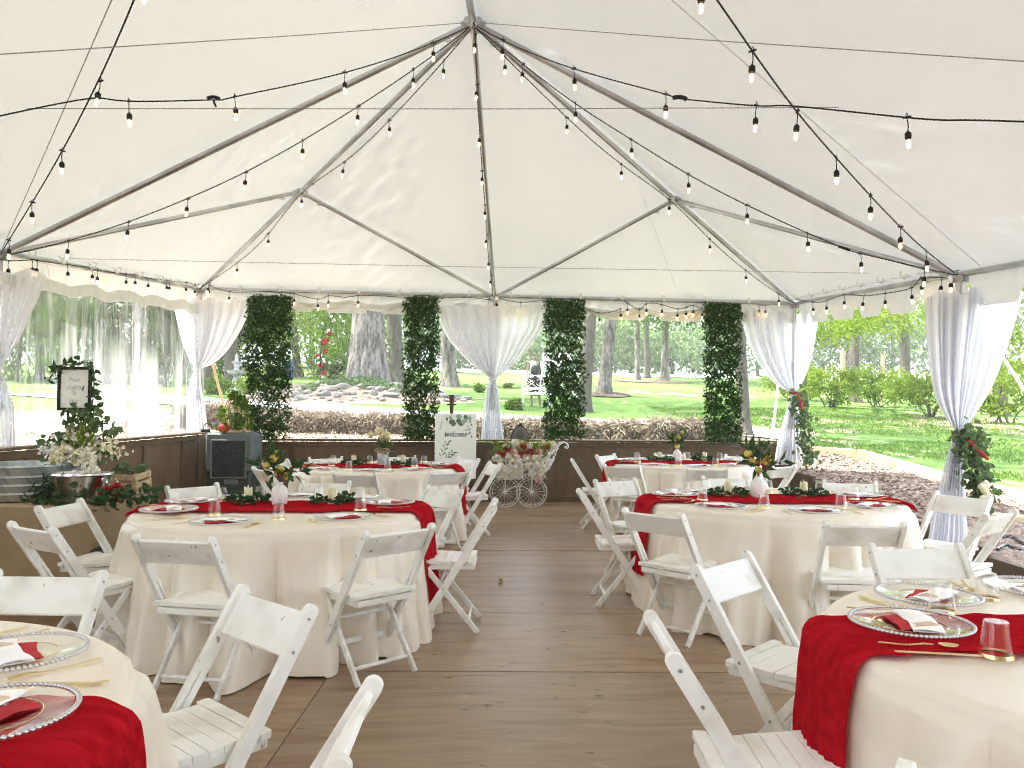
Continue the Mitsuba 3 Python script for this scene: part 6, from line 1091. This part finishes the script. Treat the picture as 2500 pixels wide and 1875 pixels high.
for i in range(10): head('blush_bloom', fx(1240 + 80 * rr.random(), 1100 + 18 * rr.random(), -.15), .040, 'mat_petalpink', 34, 200 + i)
for i in range(7): head('cream_bloom', fx(1218 + 130 * rr.random(), 1082 + 10 * rr.random(), -.06), .05, 'mat_petalcream', 44, 300 + i)
for i in range(5): head('white_rose', fx((1258, 1284, 1292, 1352, 1340)[i], (1082, 1086, 1090, 1092, 1104)[i], -.08), .055, 'mat_petalwhite', 44, 400 + i)
P = np.array([fx(1205 + 140 * rr.random(), 1078 + 30 * rr.random(), -.08 + .06 * rr.normal()) for _ in range(420)]); put(k, 'greenery', leaves(P, .05, rr, .5, -.3), 'mat_leaflight', smooth=False, kind='stuff')
P = np.array([fx(1190 + 25 * rr.random(), 1098 + 60 * rr.random(), -.12) for _ in range(70)]); put(k, 'hanging_greenery', leaves(P, .10, rr, .14, .8), 'mat_euca', smooth=False, kind='stuff'); head('blush_rose', fx(1314, 1171, -.18), .04, 'mat_petalpink', 36, 77)
k = thing('dark_lantern', 'dark wire lantern on the wall behind the flower cart', 'lantern'); lo = at(1270, 1074, 12.05); put(k, 'cage', cat(*[F(lo + [.13 * math.cos(a), .13 * math.sin(a) * .5, 0], lo + [.12 * math.cos(a), .12 * math.sin(a) * .5, .10], lo + [.05 * math.cos(a), .0, .20], lo + [0, 0, .26], r_=.007) for a in np.arange(10) * 2 * PI / 10]), 'mat_dark', smooth=40); put(k, 'liner', lathe([(0, 0), (.125, 0), (.115, .10), (.07, .17), (.0, .19)], 24, lo), 'mat_barkdark', smooth=40)

# ================================================================ GARLANDS ON THE RIGHT HAND CURTAINS, SMALL THINGS ON THE FLOOR
def hang(label, px, D, n, L, seed, rad, ribbon=None):
    P = [at(a, b, D) for a, b in px]; k = sprig_run(label, P, n, L, 'mat_euca', seed, 'curtain_garland', 'garland', rad)
    if ribbon: put(k, 'ribbon', tube(curve([at(a, b, D - .14) for a, b in ribbon], 24), np.r_[np.linspace(.008, .022, 14), np.linspace(.022, .012, 10)], 8), 'mat_petalred', smooth=40)
hang('eucalyptus garland with a red ribbon hanging down the back right curtain', [(1946, 962), (1952, 990), (1962, 1030), (1962, 1070), (1972, 1100), (1975, 1122)], 11.8, 420, .066, 51, .06, [(1947, 962), (1952, 975), (1956, 990), (1959, 1000)])
hang('thick eucalyptus garland with a red ribbon beside the right side curtain', [(2352, 1056), (2368, 1075), (2376, 1110), (2385, 1150), (2395, 1185), (2400, 1205)], 7.05, 560, .060, 52, .058, [(2366, 1075), (2384, 1095), (2400, 1110), (2412, 1122)])
for i in range(7): q = at(2385 + 10 * rng.normal(), 1190 + 8 * rng.normal(), 6.95); put('curtain_garland_001', 'pale_bloom', blob(.035, q + [.08, 0, -.05 * i * .3], 2, .3, 3, i), 'mat_petalcream', smooth=40)
q = atz(1222, 1417, .02); k = thing('flower_bud', 'small green bud lying on the deck in the aisle', 'bud'); put(k, 'bud', blob(.022, q, 2, .3, 3, 2, (.8, 1, 1)), 'mat_budgreen', smooth=40); put(k, 'petals', leaves(np.tile(q - [0, .02, 0], (4, 1)), .018, rng, .6, 0, rnd=True), 'mat_petalcream', smooth=40)
k = tag(num('twig'), 'pale twig lying on the deck at the right of the aisle', 'twig'); a, b = atz(1779, 1700, .004), atz(1773, 1728, .004); scene[k] = mikit.ply(tube(curve([a, (a + b) / 2 + [.004, 0, .002], b], 8), .0025, 6), 'mat_straw', smooth=40)
# ================================================================ AIR: the far trees fade a little
scene['air'] = {'type': 'homogeneous', 'albedo': C(.96, .96, .96), 'sigma_t': 0.0014}
scene['haze'] = {'type': 'cube', 'to_world': T4().translate([0, 90, 8.5]).scale([160, 160, 15.5]), 'bsdf': {'type': 'null'}, 'interior': {'type': 'ref', 'id': 'air'}}
scene['camera']['medium'] = {'type': 'ref', 'id': 'air'}
tag('haze', 'thin bright summer haze over the lawn and the far trees', kind='stuff')
